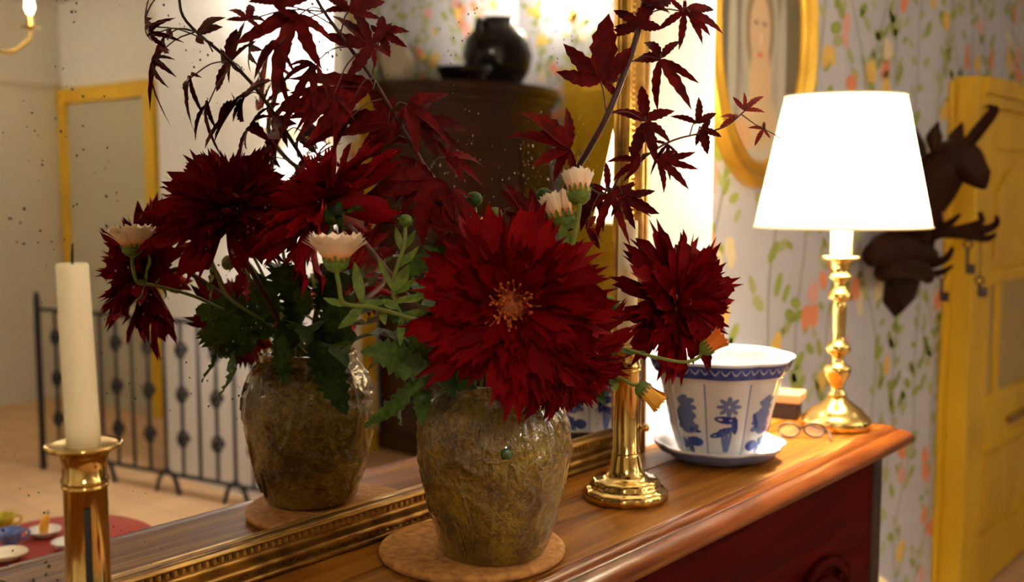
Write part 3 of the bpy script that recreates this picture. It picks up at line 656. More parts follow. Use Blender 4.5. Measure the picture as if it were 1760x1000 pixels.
# --- maple branches
def maple(root, base, c, ang, L, spread=40, curl=.25, width=.13, nl=5, tilt=(0, 0), seed=0, m=M_maple):
    """base: where the leaf stalk leaves the branch; c: where the lobes meet; ang: middle lobe, degrees on the picture plane"""
    rnd = random.Random(seed); c = Vector(c); n0 = scr(tilt[0] + rnd.uniform(-.25, .25), tilt[1] + rnd.uniform(-.1, .35), 1).normalized()
    V, F = [], []
    lens = {5: (.62, .9, 1, .9, .62), 3: (.85, 1, .85), 4: (.7, 1, .95, .65), 7: (.42, .7, .92, 1, .92, .7, .42)}[nl]
    for k in range(nl):
        a = math.radians(ang + (k - (nl - 1) / 2) * spread + rnd.uniform(-9, 9)); d = scr(math.cos(a), math.sin(a)); d = (d - n0 * d.dot(n0)).normalized(); sd = d.cross(n0).normalized(); nn = n0
        l = L * lens[k] * rnd.uniform(.88, 1.12); cu = curl * rnd.uniform(.4, 1.6); sw = rnd.uniform(-.22, .22); wv0 = width * l * rnd.uniform(.8, 1.2); fold = rnd.uniform(.15, .75); tw = rnd.uniform(-.8, .8)
        b0 = len(V); n = 11
        for i in range(n + 1):
            t = i / n; wv = wv0 * 2.6 * t ** .75 * (1 - t) ** .95 + .0003
            if 0 < i < n: wv *= 1 + (.13 if i % 2 else -.10)
            p = c + d * (l * t) + sd * (sw * l * t * t) - nn * (cu * l * t * t * .9) - Vector((0, 0, 1)) * (cu * l * t * t * .35)
            s2 = sd * math.cos(tw * t) + nn * math.sin(tw * t); n2 = nn * math.cos(tw * t) - sd * math.sin(tw * t)
            V += [p - s2 * wv + n2 * wv * fold, p, p + s2 * wv + n2 * wv * fold]
            if i: q = b0 + 3 * i; F += [(q - 3, q - 2, q + 1, q), (q - 2, q - 1, q + 2, q + 1)]
    lf = part('leaf', V, F, m, root)
    b_ = Vector(base); mid = (b_ + c) / 2 + Vector((0, 0, .006))
    part('leaf_stalk', *tube([b_, mid, c], [.0010, .0008, .0009], 5, 3), M_stemr, lf)
def px(u, v, D): return dep(u, v, D)
MA = thing('maple_branch', px(790, 395, 1.33), 'dark red maple branch leaning left above the back dahlia', 'branch')
part('branch_stem', *tube([px(545, 0, 1.13) + Vector((-.01, 0, .03)), px(545, 0, 1.13), px(600, 80, 1.18), px(650, 150, 1.22), px(720, 270, 1.275), px(790, 395, 1.33)] + into_vase(px(790, 395, 1.33)), [.0016, .0018, .0022, .0027, .0031, .0036, .004, .004], 8, 6), M_bark, MA)
mk = 0
for (b_, c, a, L, spd, cu, wd, nl, tl) in [
    ((560, 20, 1.14), (515, 25, 1.11), -112, 128, 38, .15, .155, 5, (0, .1)),
    ((625, 115, 1.2), (637, 78, 1.18), 140, 98, 46, .15, .16, 7, (.2, 0)),
    ((650, 150, 1.22), (642, 148, 1.20), 188, 150, 26, .1, .13, 4, (0, .4)),
    ((672, 190, 1.24), (668, 212, 1.235), 150, 100, 34, .2, .17, 5, (0, .3)),
    ((748, 318, 1.3), (745, 305, 1.27), 215, 125, 40, .2, .16, 5, (.1, .3)),
    ((748, 318, 1.3), (770, 330, 1.28), 300, 80, 40, .3, .16, 5, (.1, .3)),
    ((575, 45, 1.16), (470, 8, 1.09), 60, 85, 45, .3, .16, 5, (0, 0)),
    ((585, 60, 1.16), (600, 20, 1.14), 75, 85, 40, .3, .15, 5, (.2, .1)),
    ((640, 130, 1.22), (655, 60, 1.20), 40, 55, 50, .5, .2, 5, (0, 0)),
    ((560, 20, 1.14), (425, 35, 1.10), 80, 60, 44, .6, .15, 5, (.3, 0)),
    ((600, 80, 1.18), (540, 110, 1.14), 230, 85, 38, .7, .11, 5, (.3, .2)),
    ((610, 95, 1.18), (575, 160, 1.16), 240, 80, 40, .7, .12, 5, (.3, .2)),
    ((560, 20, 1.14), (480, 75, 1.10), 220, 75, 40, .8, .11, 5, (-.3, .2)),
    ((690, 220, 1.25), (720, 215, 1.27), 20, 85, 42, .4, .17, 5, (.3, .2)),
    ((720, 270, 1.28), (712, 300, 1.275), 285, 85, 36, .3, .17, 5, (0, .2)),
    ((700, 240, 1.26), (672, 245, 1.285), 95, 80, 38, .2, .17, 5, (0, .3)),
    ((640, 135, 1.21), (610, 165, 1.19), 205, 120, 30, .15, .13, 5, (.1, .3)),
    ((672, 190, 1.24), (700, 180, 1.25), 330, 90, 40, .3, .15, 5, (.1, .2)),
    ((735, 295, 1.29), (738, 345, 1.285), 290, 90, 32, .25, .16, 5, (.0, .3)),
    ((735, 295, 1.29), (765, 270, 1.29), 25, 80, 40, .35, .15, 5, (.0, .3)),
    ((660, 170, 1.23), (600, 205, 1.21), 190, 100, 34, .25, .14, 5, (.0, .35))]:
    mk += 1; maple(MA, px(*b_), px(*c), a, L / FPX * c[2], spd, cu, wd, nl, tl, mk)
MB = thing('maple_branch', px(985, 300, 1.22), 'dark red maple branch rising past the gilt mirror frame with a side twig', 'branch')
part('branch_stem', *tube([px(1122, -50, 1.23), px(1108, 0, 1.23), px(1095, 60, 1.23), px(1075, 120, 1.225), px(1045, 195, 1.22), px(1010, 260, 1.25), px(975, 320, 1.30), px(945, 400, 1.32)] + into_vase(px(945, 400, 1.32)), [.003, .0032, .0036, .0036, .0038, .0038, .004, .004, .004], 8, 6), M_bark, MB)
part('twig', *tube([px(985, 305, 1.287), px(1040, 335, 1.28), px(1068, 300, 1.275), px(1110, 268, 1.27), px(1160, 240, 1.28), px(1240, 220, 1.30), px(1275, 195, 1.31), px(1302, 168, 1.31)], [.0018, .0016, .0014, .0013, .0012, .0010, .0009, .0005], 6, 6), M_bark, MB)
part('twig', *tube([px(1275, 197, 1.31), px(1300, 215, 1.31), px(1325, 228, 1.31), px(1341, 238, 1.31)], [.0008, .0006, .0006, .0008], 5, 5), M_bark, MB)
for (b_, c, a, L, spd, cu, wd, nl, tl) in [
    ((1043, 198, 1.22), (1032, 140, 1.21), 112, 108, 44, .05, .19, 4, (0, 0)),
    ((1032, 143, 1.21), (1034, 140, 1.215), 20, 50, 50, .3, .22, 3, (.2, 0)),
    ((990, 293, 1.278), (980, 255, 1.23), 150, 108, 34, .08, .17, 4, (.1, .1)),
    ((988, 296, 1.28), (978, 257, 1.235), 236, 55, 40, .3, .17, 3, (0, 0)),
    ((1092, 70, 1.23), (1096, 45, 1.22), 95, 62, 55, .2, .24, 4, (0, 0)),
    ((1100, 30, 1.23), (1118, 10, 1.22), 60, 60, 45, .3, .22, 4, (.2, 0)),
    ((1090, 55, 1.23), (1092, 50, 1.22), 150, 40, 40, .2, .2, 3, (0, 0)),
    ((1100, 30, 1.23), (1176, 20, 1.22), 268, 58, 62, .25, .15, 7, (0, 0)),
    ((1172, 20, 1.22), (1185, 22, 1.22), 345, 60, 45, .4, .17, 3, (0, 0)),
    ((1078, 110, 1.23), (1135, 102, 1.22), 300, 92, 42, .3, .13, 3, (0, 0)),
    ((1135, 103, 1.22), (1137, 100, 1.22), 120, 58, 60, .5, .2, 3, (0, 0)),
    ((1046, 195, 1.22), (1108, 208, 1.23), 90, 72, 62, .1, .17, 3, (0, 0)),
    ((1108, 208, 1.23), (1110, 210, 1.23), 285, 70, 45, .2, .17, 3, (0, 0)),
    ((1110, 268, 1.27), (1130, 276, 1.265), 345, 82, 30, .15, .12, 5, (0, .1)),
    ((1110, 268, 1.27), (1100, 280, 1.265), 150, 60, 45, .3, .14, 5, (0, .1)),
    ((1185, 235, 1.28), (1197, 212, 1.28), 85, 48, 55, .2, .16, 3, (0, 0)),
    ((1200, 230, 1.29), (1205, 222, 1.29), 320, 40, 50, .3, .22, 4, (0, 0)),
    ((1150, 245, 1.28), (1148, 248, 1.28), 240, 50, 50, .4, .1, 4, (0, 0)),
    ((1262, 205, 1.30), (1262, 205, 1.30), 130, 34, 50, .5, .18, 3, (0, 0)),
    ((1285, 185, 1.31), (1280, 190, 1.31), 70, 48, 35, .4, .12, 4, (0, 0)),
    ((1315, 222, 1.31), (1312, 222, 1.31), 200, 26, 75, .4, .16, 4, (0, 0)),
    ((1040, 335, 1.28), (1044, 328, 1.28), 80, 62, 66, .4, .11, 5, (0, 0)),
    ((1045, 332, 1.28), (1052, 330, 1.275), 290, 78, 45, .3, .12, 5, (0, 0)),
    ((1055, 318, 1.278), (1072, 340, 1.27), 330, 62, 50, .3, .16, 5, (0, 0)),
    ((1030, 333, 1.28), (1008, 395, 1.27), 10, 40, 50, .8, .2, 3, (0, 0)),
    ((1000, 315, 1.285), (1022, 322, 1.285), 245, 75, 40, .3, .13, 5, (0, 0))]:
    mk += 1; maple(MB, px(*b_), px(*c), a, L / FPX * c[2], spd, cu, wd, nl, tl, mk, varied('maple_leaf_red', (.22, .010, .006), (.32, .03, .010), .5, Specular_IOR_Level=.2) if c[0] > 1255 else M_maple)
MC = thing('maple_branch', px(925, 400, 1.27), 'short dark red maple sprig tucked in behind the large open dahlia', 'branch')
part('branch_stem', *tube([px(905, 350, 1.26), px(925, 400, 1.28), px(930, 480, 1.30)] + into_vase(px(930, 480, 1.30)), [.0016, .002, .0026, .003, .003], 8, 6), M_bark, MC)
for (b_, c, a, L, spd, cu, wd, nl, tl) in [((925, 400, 1.28), (922, 388, 1.24), 126, 108, 26, .08, .14, 4, (0, .1)), ((925, 400, 1.28), (940, 392, 1.30), 60, 60, 40, .3, .16, 4, (0, .1)), ((930, 480, 1.30), (975, 470, 1.27), 0, 60, 40, .3, .12, 3, (0, .3)), ((905, 350, 1.26), (800, 400, 1.22), 150, 70, 45, .3, .16, 5, (0, .1))]:
    mk += 1; maple(MC, px(*b_), px(*c), a, L / FPX * c[2], spd, cu, wd, nl, tl, mk)

# ================================================================== BRASS CANDLESTICKS
def candlestick(c, knob, label):
    c = Vector(c); t = thing('brass_candlestick', c, label, 'candlestick', None)
    lob = lambda a, i: 1 + .022 * math.cos(12 * a) if i < 9 else 1
    part('foot', *lathe(c, [(.056, 0), (.060, .002), (.0605, .010), (.058, .015), (.0545, .017), (.050, .018), (.0495, .024), (.047, .029), (.043, .031), (.034, .0315), (.0285, .036), (.0250, .044), (.0225, .054), (.0205, .064), (.0198, .070)], 72, lob), M_brass, t)
    part('column', *lathe(c, [(.0205, .068), (.0205, .070), (.0190, .072), (.0186, .186), (.0196, .187), (.0200, .1885), (.0196, .190), (.0182, .191)], 48), M_brass, t)
    part('socket', *lathe(c, [(.0182, .190), (.0196, .1912), (.0206, .1935), (.0196, .196), (.0186, .198), (.0188, .207), (.0205, .215), (.0250, .2195), (.0310, .2225), (.0330, .2245), (.0322, .2262), (.0280, .2255), (.0160, .224)], 48), M_brass, t)
    d = Vector((knob[0], knob[1], 0)).normalized(); s = Vector((-d.y, d.x, 0))
    V = []
    for z in (.080, .172):
        for k in (-1, 1): V.append(c + d * .0194 + s * .0030 * k + Vector((0, 0, z)))
    part('ejector_slot', V, [(0, 1, 3, 2)], M_black, t, False)
    part('ejector_knob', *tube([c + d * .017 + Vector((0, 0, .104)), c + d * .024 + Vector((0, 0, .104)), c + d * .026 + Vector((0, 0, .104)), c + d * .031 + Vector((0, 0, .104)), c + d * .033 + Vector((0, 0, .104))], [.0022, .0022, .0055, .0060, .003], 14, 2, False), M_brass, t)
    return t
def candle(c, z0, z1, label, lean=(0, 0)):
    c = Vector(c); t = thing('candle', c + Vector((0, 0, z0)), label, 'candle', None)
    V, F = lathe((0, 0, 0), [(.0145, 0), (.0145, .02), (.0140, (z1 - z0) * .6), (.0136, z1 - z0 - .002), (.0125, z1 - z0), (.006, z1 - z0 - .0015), (0, z1 - z0 - .002)], 32)
    V = [c + Vector((p.x + lean[0] * p.z, p.y + lean[1] * p.z, p.z + z0)) for p in V]; part('wax_stick', V, F, M_wax, t)
    tp = c + Vector((lean[0] * (z1 - z0), lean[1] * (z1 - z0), z1)); part('wick', *tube([tp - Vector((0, 0, .004)), tp + Vector((.0004, 0, .008)), tp + scr(.001, 0) + Vector((0, 0, .017))], [.0010, .0012, .0007], 6, 3), M_wick, t)
kc = onz(1075, 856, 0)
candlestick((kc.x, kc.y, T), (RV * 1 + HV * -.1).to_2d() if False else (RV.x, RV.y), 'brass push-up candlestick between the vase and the blue and white pot')
candle((kc.x, kc.y, T), .222, .402, 'cream candle in the candlestick between the vase and the blue and white pot')
lc = dep(149, 900, .965); lc.z = T
candlestick((lc.x, lc.y, T), tuple((-HV + RV * .45).to_2d()), 'brass push-up candlestick with a dark slot standing apart by the foxed mirror')
candle((lc.x, lc.y, T), .222, .384, 'tall cream candle with a blackened wick in the candlestick by the foxed mirror', tuple((RV * -.025).to_2d()))

# ================================================================== BLUE AND WHITE POT
pc = onz(1243, 786, .0) - RV * .007
sa = thing('pot_saucer', (pc.x, pc.y, T), 'lobed white porcelain saucer with a lilac blue rim under the flower pot', 'saucer')
lob8 = lambda am: (lambda a, i: 1 + am * abs(math.cos(4 * a + .6)) - am * .6)
part('saucer_dish', *lathe((pc.x, pc.y, T), [(0, .001), (.060, .0005), (.068, .002), (.080, .006), (.096, .015), (.1045, .026), (.1065, .0295), (.1045, .0300), (.098, .024), (.082, .013), (.066, .009), (0, .009)], 96, lob8(.06)), M_porc, sa)
part('blue_band', *lathe((pc.x, pc.y, T), [(.0815, .0060), (.0968, .0145), (.1052, .0255)], 96, lob8(.06)), M_bluel, sa)
# the band is an open strip just outside the dish: drop its end caps
me = sa.children[-1].data
def uncap(o):
    import bmesh
    bm = bmesh.new(); bm.from_mesh(o.data)
    bmesh.ops.delete(bm, geom=[f for f in bm.faces if len(f.verts) > 4], context='FACES'); bm.to_mesh(o.data); bm.free()
for o in list(bpy.data.objects):
    if o.name.startswith('blue_band'): uncap(o)
pt = thing('flower_pot', (pc.x, pc.y, T + .0095), 'lobed blue and white porcelain pot painted with trees', 'flower pot')
PO = [(.054, 0), (.061, .001), (.066, .006), (.0715, .020), (.079, .045), (.0855, .075), (.0925, .105), (.0985, .128), (.101, .136)]
pz = Vector((pc.x, pc.y, T + .0095))
part('pot_body', *lathe(pz, [(0, 0)] + PO + [(.1065, .139), (.1105, .147), (.1135, .156), (.1185, .1625), (.1180, .165), (.112, .163), (.106, .152), (.098, .138), (.080, .06), (.066, .010), (0, .008)], 128, lambda a, i: lob8(.055)(a, i)), M_porc, pt)
def pot_r(z):
    for i in range(len(PO) - 1):
        if PO[i][1] <= z <= PO[i + 1][1]: t = (z - PO[i][1]) / (PO[i + 1][1] - PO[i][1]); return PO[i][0] * (1 - t) + PO[i + 1][0] * t
    return PO[-1][0]
def on_pot(a, z, e=.0005): r = (pot_r(z) + e) * lob8(.055)(a, 0); return pz + Vector((r * math.cos(a), r * math.sin(a), z))
bo = part('rim_band', *lathe(pz, [(.1068, .1385), (.1110, .1468), (.1141, .1555), (.1172, .1605)], 128, lob8(.055)), M_blue, pt); uncap(bo)
# pale scallops on the band
sc_ = []
for k in range(44):
    a0 = 2 * PI * k / 44; V = []; F = []
    for j in range(7):
        aa = a0 + (j / 6 - .5) * .12; hh = .1565 - .0075 * math.sin(PI * j / 6)
        for dz in (.0, -.0028):
            z = hh + dz; r = (.1111 + (z - .1468) * (.0030 / .0087) + .0006) * lob8(.055)(aa, 0); V.append(pz + Vector((r * math.cos(aa), r * math.sin(aa), z)))
        if j: F.append((2 * j - 2, 2 * j - 1, 2 * j + 1, 2 * j))
    sc_.append((V, F))
part('scallop_print', *cat(*sc_), mat('band_pale', (.45, .50, .68), .2), pt, kind='stuff')
def blob_on(a0, z0, da, dz, rot=0, n=14, e=.0007):
    pts = [on_pot(a0, z0, e)]
    for k in range(n):
        t = 2 * PI * k / n; x_ = math.cos(t) * da * 1.2; y_ = math.sin(t) * dz * 1.2; pts.append(on_pot(a0 + (x_ * math.cos(rot) - y_ * math.sin(rot)) / .075, z0 + x_ * math.sin(rot) + y_ * math.cos(rot), e))
    return pts, [(0, 1 + k, 1 + (k + 1) % n) for k in range(n)]
camang = math.atan2(-pc.y, -pc.x)
def motif(a, kind):
    D_, L_ = [], []
    if kind == 0:       # leafy tree over two round bushes
        for k in range(17):
            t = k / 16; L_.append(blob_on(a + math.sin(k * 2.2) * .17 * (1.0 - t * .6), .050 + t * .052, .009, .0045, math.sin(k * 1.3) * .8, e=.0006))
        D_ += [blob_on(a - .18, .026, .009, .008), blob_on(a + .14, .032, .011, .007), blob_on(a - .02, .025, .002, .012), blob_on(a + .05, .020, .002, .012)]
        D_ += [blob_on(a - .20, .068, .003, .012, .3), blob_on(a + .10, .052, .012, .003, -.2)]
    else:               # bending branch with a star-shaped flower
        for k in range(8): L_.append(blob_on(a + .03 + .12 * math.cos(k * PI / 4), .094 + .010 * math.sin(k * PI / 4), .0065, .0028, k * PI / 4, e=.0006))
        D_ += [blob_on(a - .01, .072, .014, .0055, -.1), blob_on(a + .15, .063, .004, .013, .1), blob_on(a - .12, .048, .014, .0042, .35), blob_on(a + .02, .055, .012, .004, .2)]
        for k in (-.06, .0, .06): L_.append(blob_on(a + k, .036, .0022, .017, -k * 2))
    part('painted_motif', *cat(*D_), M_blue, pt, False, 'stuff'); part('painted_motif', *cat(*L_), M_bluel, pt, False, 'stuff')
for k in range(8):
    a = -.15 + k * PI / 4 - .6 / 4 + PI / 8
    a = (k * PI - .6) / 4
    motif(a, k % 2)
    V, F = [], []
    for j in range(9):
        z = .006 + j * .0155; a2 = a + PI / 8
        V += [on_pot(a2 - .012, z, .0004), on_pot(a2 + .012, z, .0004)]
        if j: F.append((2 * j - 2, 2 * j - 1, 2 * j + 1, 2 * j))
    part('panel_line', V, F, M_bluel, pt, False)
# ================================================================== TABLE LAMP
lp = onz(1437, 734, 0); S_ = .001095
lt_ = thing('table_lamp', (lp.x, lp.y, T), 'lit brass candlestick lamp with a white tapered shade on the end of the sideboard', 'lamp')
def pz_(v): return (736 - v) * S_
base = [(0, .0001), (.060, .0001), (.0625, .003), (.0630, .016), (.0615, .019), (.055, .025), (.048, .032), (.046, .036), (.036, .042), (.030, .047), (.022, .053), (.016, .060)]
part('lamp_foot', *lathe((lp.x, lp.y, T), base, 64), M_brass2, lt_)
stem = [(16, 682), (15, 676), (11, 672), (10, 668), (13, 660), (20, 645), (23, 636), (22, 630), (14, 626), (10, 618), (11, 611), (19, 606), (22, 599), (19, 592), (12, 587), (10, 580), (11, 560), (12, 530), (13, 521), (10, 518), (20, 515), (21, 511), (17, 502), (11, 495), (10, 487), (15, 483), (21, 478), (19, 474), (14, 470), (17, 460), (18, 455), (17, 451), (31, 448), (33, 445), (31, 442), (18, 441)]
part('turned_stem', *lathe((lp.x, lp.y, T), [(r * S_, pz_(v)) for r, v in stem], 40), M_brass2, lt_)
part('candle_tube', *lathe((lp.x, lp.y, T), [(17.5 * S_, pz_(442)), (17.5 * S_, pz_(375)), (8 * S_, pz_(374))], 32), mat('tube_white', (.88, .84, .74), .5), lt_)
zb, zt = pz_(393), pz_(176); rb_, rt2 = .1580, .1072
Vs, Fs = lathe((lp.x, lp.y, T), [(rb_, zb), (rt2, zt), (rt2 - .0012, zt), (rb_ - .0012, zb), (rb_, zb)], 64)
Fs = [f_ for f_ in Fs if len(f_) == 4]
part('lamp_shade', Vs, Fs, M_shade, lt_)
for r_, z_ in ((rb_, zb), (rt2, zt)):
    part('shade_trim', *tube([Vector((lp.x + (r_ + .0008) * math.cos(2 * PI * k / 48), lp.y + (r_ + .0008) * math.sin(2 * PI * k / 48), T + z_)) for k in range(49)], .0018, 6, 1, False), mat('shade_trim_cloth', (.85, .74, .50), .8), lt_)
M_bulb = bpy.data.materials.new('bulb_glow'); M_bulb.use_nodes = True; q = M_bulb.node_tree.nodes['Principled BSDF']; q.inputs['Emission Color'].default_value = (1, .78, .48, 1); q.inputs['Emission Strength'].default_value = 12
part('bulb', *lathe((lp.x, lp.y, T), [(.008, pz_(374)), (.012, pz_(362)), (.019, pz_(340)), (.021, pz_(322)), (.016, pz_(306)), (0, pz_(300))], 20), M_bulb, lt_)
WARM = (1, .91, .77)
b1 = point('lamp_bulb_light', (lp.x, lp.y, T + pz_(290)), LAMP_W, WARM, .03); b1.parent = None

# small things beside the lamp
bx = onz(1347, 716, 0)
m1 = thing('matchbox', (bx.x, bx.y, T), 'small dark box with an orange sided lid behind the blue and white pot', 'box')
rx = .05; c_, s_ = math.cos(.25), math.sin(.25)
def rbox(cx_, cy_, hx_, hy_, z0, z1, m, parent, name, bev=.002):
    v_, f_ = box(-hx_, hx_, -hy_, hy_, z0, z1); o = part(name, [Vector((cx_ + p[0] * c_ - p[1] * s_, cy_ + p[0] * s_ + p[1] * c_, T + p[2])) for p in v_], f_, m, parent, False); md = o.modifiers.new('bevel', 'BEVEL'); md.width = bev; md.segments = 2
rbox(bx.x, bx.y, .024, .030, 0, .032, mat('box_dark', (.03, .012, .008), .5), m1, 'box_base'); rbox(bx.x + .006, bx.y, .034, .034, .032, .050, mat('box_lid', (.62, .30, .12), .6), m1, 'box_lid')
gl = onz(1378, 752, 0); gt = thing('eyeglasses', (gl.x, gl.y, T), 'folded dark wire eyeglasses lying near the lamp foot', 'eyeglasses')
gd = (onz(1412, 752, 0) - onz(1352, 752, 0)).normalized(); gp = Vector((-gd.y, gd.x, 0))
for s in (-1, 1):
    cc_ = gl + gd * .023 * s; pts = [cc_ + gd * .019 * math.cos(2 * PI * k / 20) + gp * .006 * math.sin(2 * PI * k / 20) + Vector((0, 0, .014 + .011 * math.sin(2 * PI * k / 20))) for k in range(21)]
    part('lens_rim', *tube(pts, .0017, 6, 1, False), M_steel, gt); part('lens', [p for p in pts[:-1]], [tuple(range(20))], mat('lens_glass', (.8, .8, .75), .05, Transmission_Weight=.9), gt, False)
    part('temple_arm', *tube([cc_ + gd * .019 * s + Vector((0, 0, .017)), cc_ + gd * .021 * s - gp * .02 + Vector((0, 0, .012)), cc_ + gd * .021 * s - gp * .034 + Vector((0, 0, .002))], .0016, 6, 4), M_steel, gt)
part('bridge', *tube([gl - gd * .004 + Vector((0, 0, .016)), gl + Vector((0, 0, .020)), gl + gd * .004 + Vector((0, 0, .016))], .0013, 6, 4), M_steel, gt)

# ================================================================== OVAL PORTRAIT
orr = ony(1391, 60, PY).x; oa = .285; obh = .378; oc = Vector((orr - oa, PY, ony(1320, 58, PY).z))
po = thing('oval_portrait', oc, 'oval portrait of a veiled lady in a wide gilt frame on the papered wall', 'picture')
fw = .066; V, F = [], []
fpro = [(0, 0), (0, .022), (.12, .030), (.25, .034), (.38, .026), (.48, .022), (.60, .030), (.74, .034), (.86, .026), (1, .014), (1.0, .004)]
n = 72
for k in range(n):
    a = 2 * PI * k / n
    for w_, d in fpro: V.append(Vector((oc.x + (oa - fw * w_) * math.cos(a), PY - .0005 - d, oc.z + (obh - fw * w_) * math.sin(a))))
m_ = len(fpro)
for k in range(n):
    for j in range(m_ - 1): F.append((k * m_ + j, k * m_ + j + 1, ((k + 1) % n) * m_ + j + 1, ((k + 1) % n) * m_ + j))
part('oval_frame', V, F, mottled('gilt_oval', (.80, .48, .06), (.62, .34, .04), (10, 10, 10), .3, .75), po)
M_can = mat('portrait_canvas', (.1, .09, .07), .5); nt, b = nodes(M_can)
tc = nt.nodes.new('ShaderNodeTexCoord'); sx = nt.nodes.new('ShaderNodeSeparateXYZ'); nt.links.new(tc.outputs['Object'], sx.inputs[0])
cur = nt.nodes.new('ShaderNodeRGB').outputs[0]; cur.default_value = (.10, .085, .05, 1)
ww, hh = oa - fw, obh - fw
def ell(cx_, cz_, rx_, rz_, col, soft=.35, op=1.0):
    global cur
    def mm(op_, a, b_):
        n_ = nt.nodes.new('ShaderNodeMath'); n_.operation = op_
        for i, s in enumerate((a, b_)):
            if isinstance(s, (int, float)): n_.inputs[i].default_value = s
            else: nt.links.new(s, n_.inputs[i])
        return n_.outputs[0]
    dx = mm('POWER', mm('ABSOLUTE', mm('DIVIDE', mm('SUBTRACT', sx.outputs[0], cx_ * ww), rx_ * ww), 0), 2); dz = mm('POWER', mm('ABSOLUTE', mm('DIVIDE', mm('SUBTRACT', sx.outputs[2], (cz_ - .30) * hh), rz_ * hh), 0), 2)
    r = mm('ADD', dx, dz); mr_ = nt.nodes.new('ShaderNodeMapRange'); mr_.interpolation_type = 'SMOOTHSTEP'; nt.links.new(r, mr_.inputs[0]); mr_.inputs[1].default_value = 1 + soft; mr_.inputs[2].default_value = 1 - soft; mr_.inputs[3].default_value = 0; mr_.inputs[4].default_value = op
    mx = nt.nodes.new('ShaderNodeMix'); mx.data_type = 'RGBA'; nt.links.new(mr_.outputs[0], mx.inputs[0]); nt.links.new(cur, mx.inputs[6]); mx.inputs[7].default_value = (*col, 1); cur = mx.outputs[2]
ell(.05, -.35, .55, .95, (.33, .31, .25), .5); ell(0, .35, .44, .50, (.40, .38, .32), .4); ell(.0, -.75, .60, .6, (.44, .40, .32), .5)
ell(0, .34, .34, .42, (.20, .13, .06), .4); ell(.02, -.12, .26, .36, (.52, .36, .20), .4); ell(.02, -.40, .42, .20, (.50, .37, .22), .5)
ell(0, .30, .24, .29, (.50, .35, .22), .35); ell(-.10, .36, .06, .022, (.12, .07, .04), .8, .6); ell(.10, .36, .06, .022, (.12, .07, .04), .8, .6); ell(0, .12, .07, .02, (.52, .14, .09), .5); ell(.02, .24, .03, .05, (.66, .45, .28), .8)
ell(-.40, -.52, .22, .14, (.55, .32, .16), .6); ell(-.62, .1, .10, .6, (.50, .48, .42), .8, .7); ell(.55, .1, .10, .6, (.50, .48, .42), .8, .7)
nt.links.new(cur, b.inputs['Base Color'])
pts = [Vector((oc.x + (ww + .004) * math.cos(2 * PI * k / 64), PY - .006, oc.z + (hh + .004) * math.sin(2 * PI * k / 64))) for k in range(64)]
part('canvas', pts, [tuple(range(64))], M_can, po, False)

# ================================================================== CARVED COAT RACK WITH CHAMOIS HEAD
HX = 3.46; RS = .00178
hb = Vector((HX, PY, onx(1580, 440, HX).z))
hr = thing('carved_coat_rack', hb, 'dark carved wooden key rack with a horned chamois head', 'coat rack')
hp = lambda u, v, dx=0: onx(u, v, HX) + Vector((dx, 0, 0))
zc = hp(1600, 350).z
pl_ = [(-.16, -.30), (-.05, -.36), (.05, -.33), (.15, -.20), (.12, -.05), (.17, .08), (.10, .20), (0, .26), (-.10, .20), (-.17, .05), (-.12, -.1)]
V = [Vector((HX + x_, PY - .001, zc + z_)) for x_, z_ in pl_] + [Vector((HX + x_ * .92, PY - .030, zc + z_ * .92)) for x_, z_ in pl_]; k = len(pl_)
part('carved_plaque', V, [tuple(range(k, 2 * k))] + [(i, (i + 1) % k, k + (i + 1) % k, k + i) for i in range(k)], M_bark2, hr, False)
# neck and head: one lofted surface
def loft(path, rad, seg=16, flat=.72):
    path = spline(path, 5); n = len(path); V, F = [], []
    for i, p in enumerate(path):
        t = (path[min(i + 1, n - 1)] - path[max(i - 1, 0)]).normalized(); s = Vector((1, 0, 0)); s = (s - t * s.dot(t)).normalized(); u_ = t.cross(s)
        x_ = i / (n - 1) * (len(rad) - 1); j = min(int(x_), len(rad) - 2); r = rad[j] + (rad[j + 1] - rad[j]) * (x_ - j)
        for q in range(seg): a = 2 * PI * q / seg; V.append(p + s * math.cos(a) * r * flat + u_ * math.sin(a) * r)
    for i in range(n - 1):
        for q in range(seg): F.append((i * seg + q, i * seg + (q + 1) % seg, (i + 1) * seg + (q + 1) % seg, (i + 1) * seg + q))
    F += [tuple(range(seg))[::-1], tuple((n - 1) * seg + q for q in range(seg))]; return V, F
Lw = hp(1560, 395); Lw.y = PY - .09
_v, _f = loft([Lw, hp(1582, 358), hp(1606, 318), hp(1632, 280), hp(1656, 277), hp(1676, 296), hp(1692, 310), hp(1698, 312)], [q * RS for q in (24, 44, 42, 39, 35, 25, 17, 11)])
part('chamois_head', [Vector((p.x, min(p.y, PY - .003), p.z)) for p in _v], _f, M_bark2, hr)
for dx in (-.024, .024):
    part('ear', *tube([hp(1614 if dx < 0 else 1634, 262, dx), hp(1612 if dx < 0 else 1638, 236, dx * 1.4), hp(1621 if dx < 0 else 1646, 210, dx * 1.8)], [.016, .026, .003], 10, 4), M_bark2, hr)
    part('horn', *tube([hp(1655, 258, dx * .5), hp(1676, 232, dx * .8), hp(1695, 208, dx), hp(1706, 193, dx), hp(1707, 184, dx), hp(1698, 184, dx)], [.017, .014, .012, .010, .008, .003], 10, 5), M_bark2, hr)
    part('eye', *lathe(hp(1650, 272, dx * 1.15), [(0, -.006), (.006, -.003), (.007, 0), (.006, .003), (0, .006)], 12), mat('eye_bead', (.2, .15, .08), .1), hr)
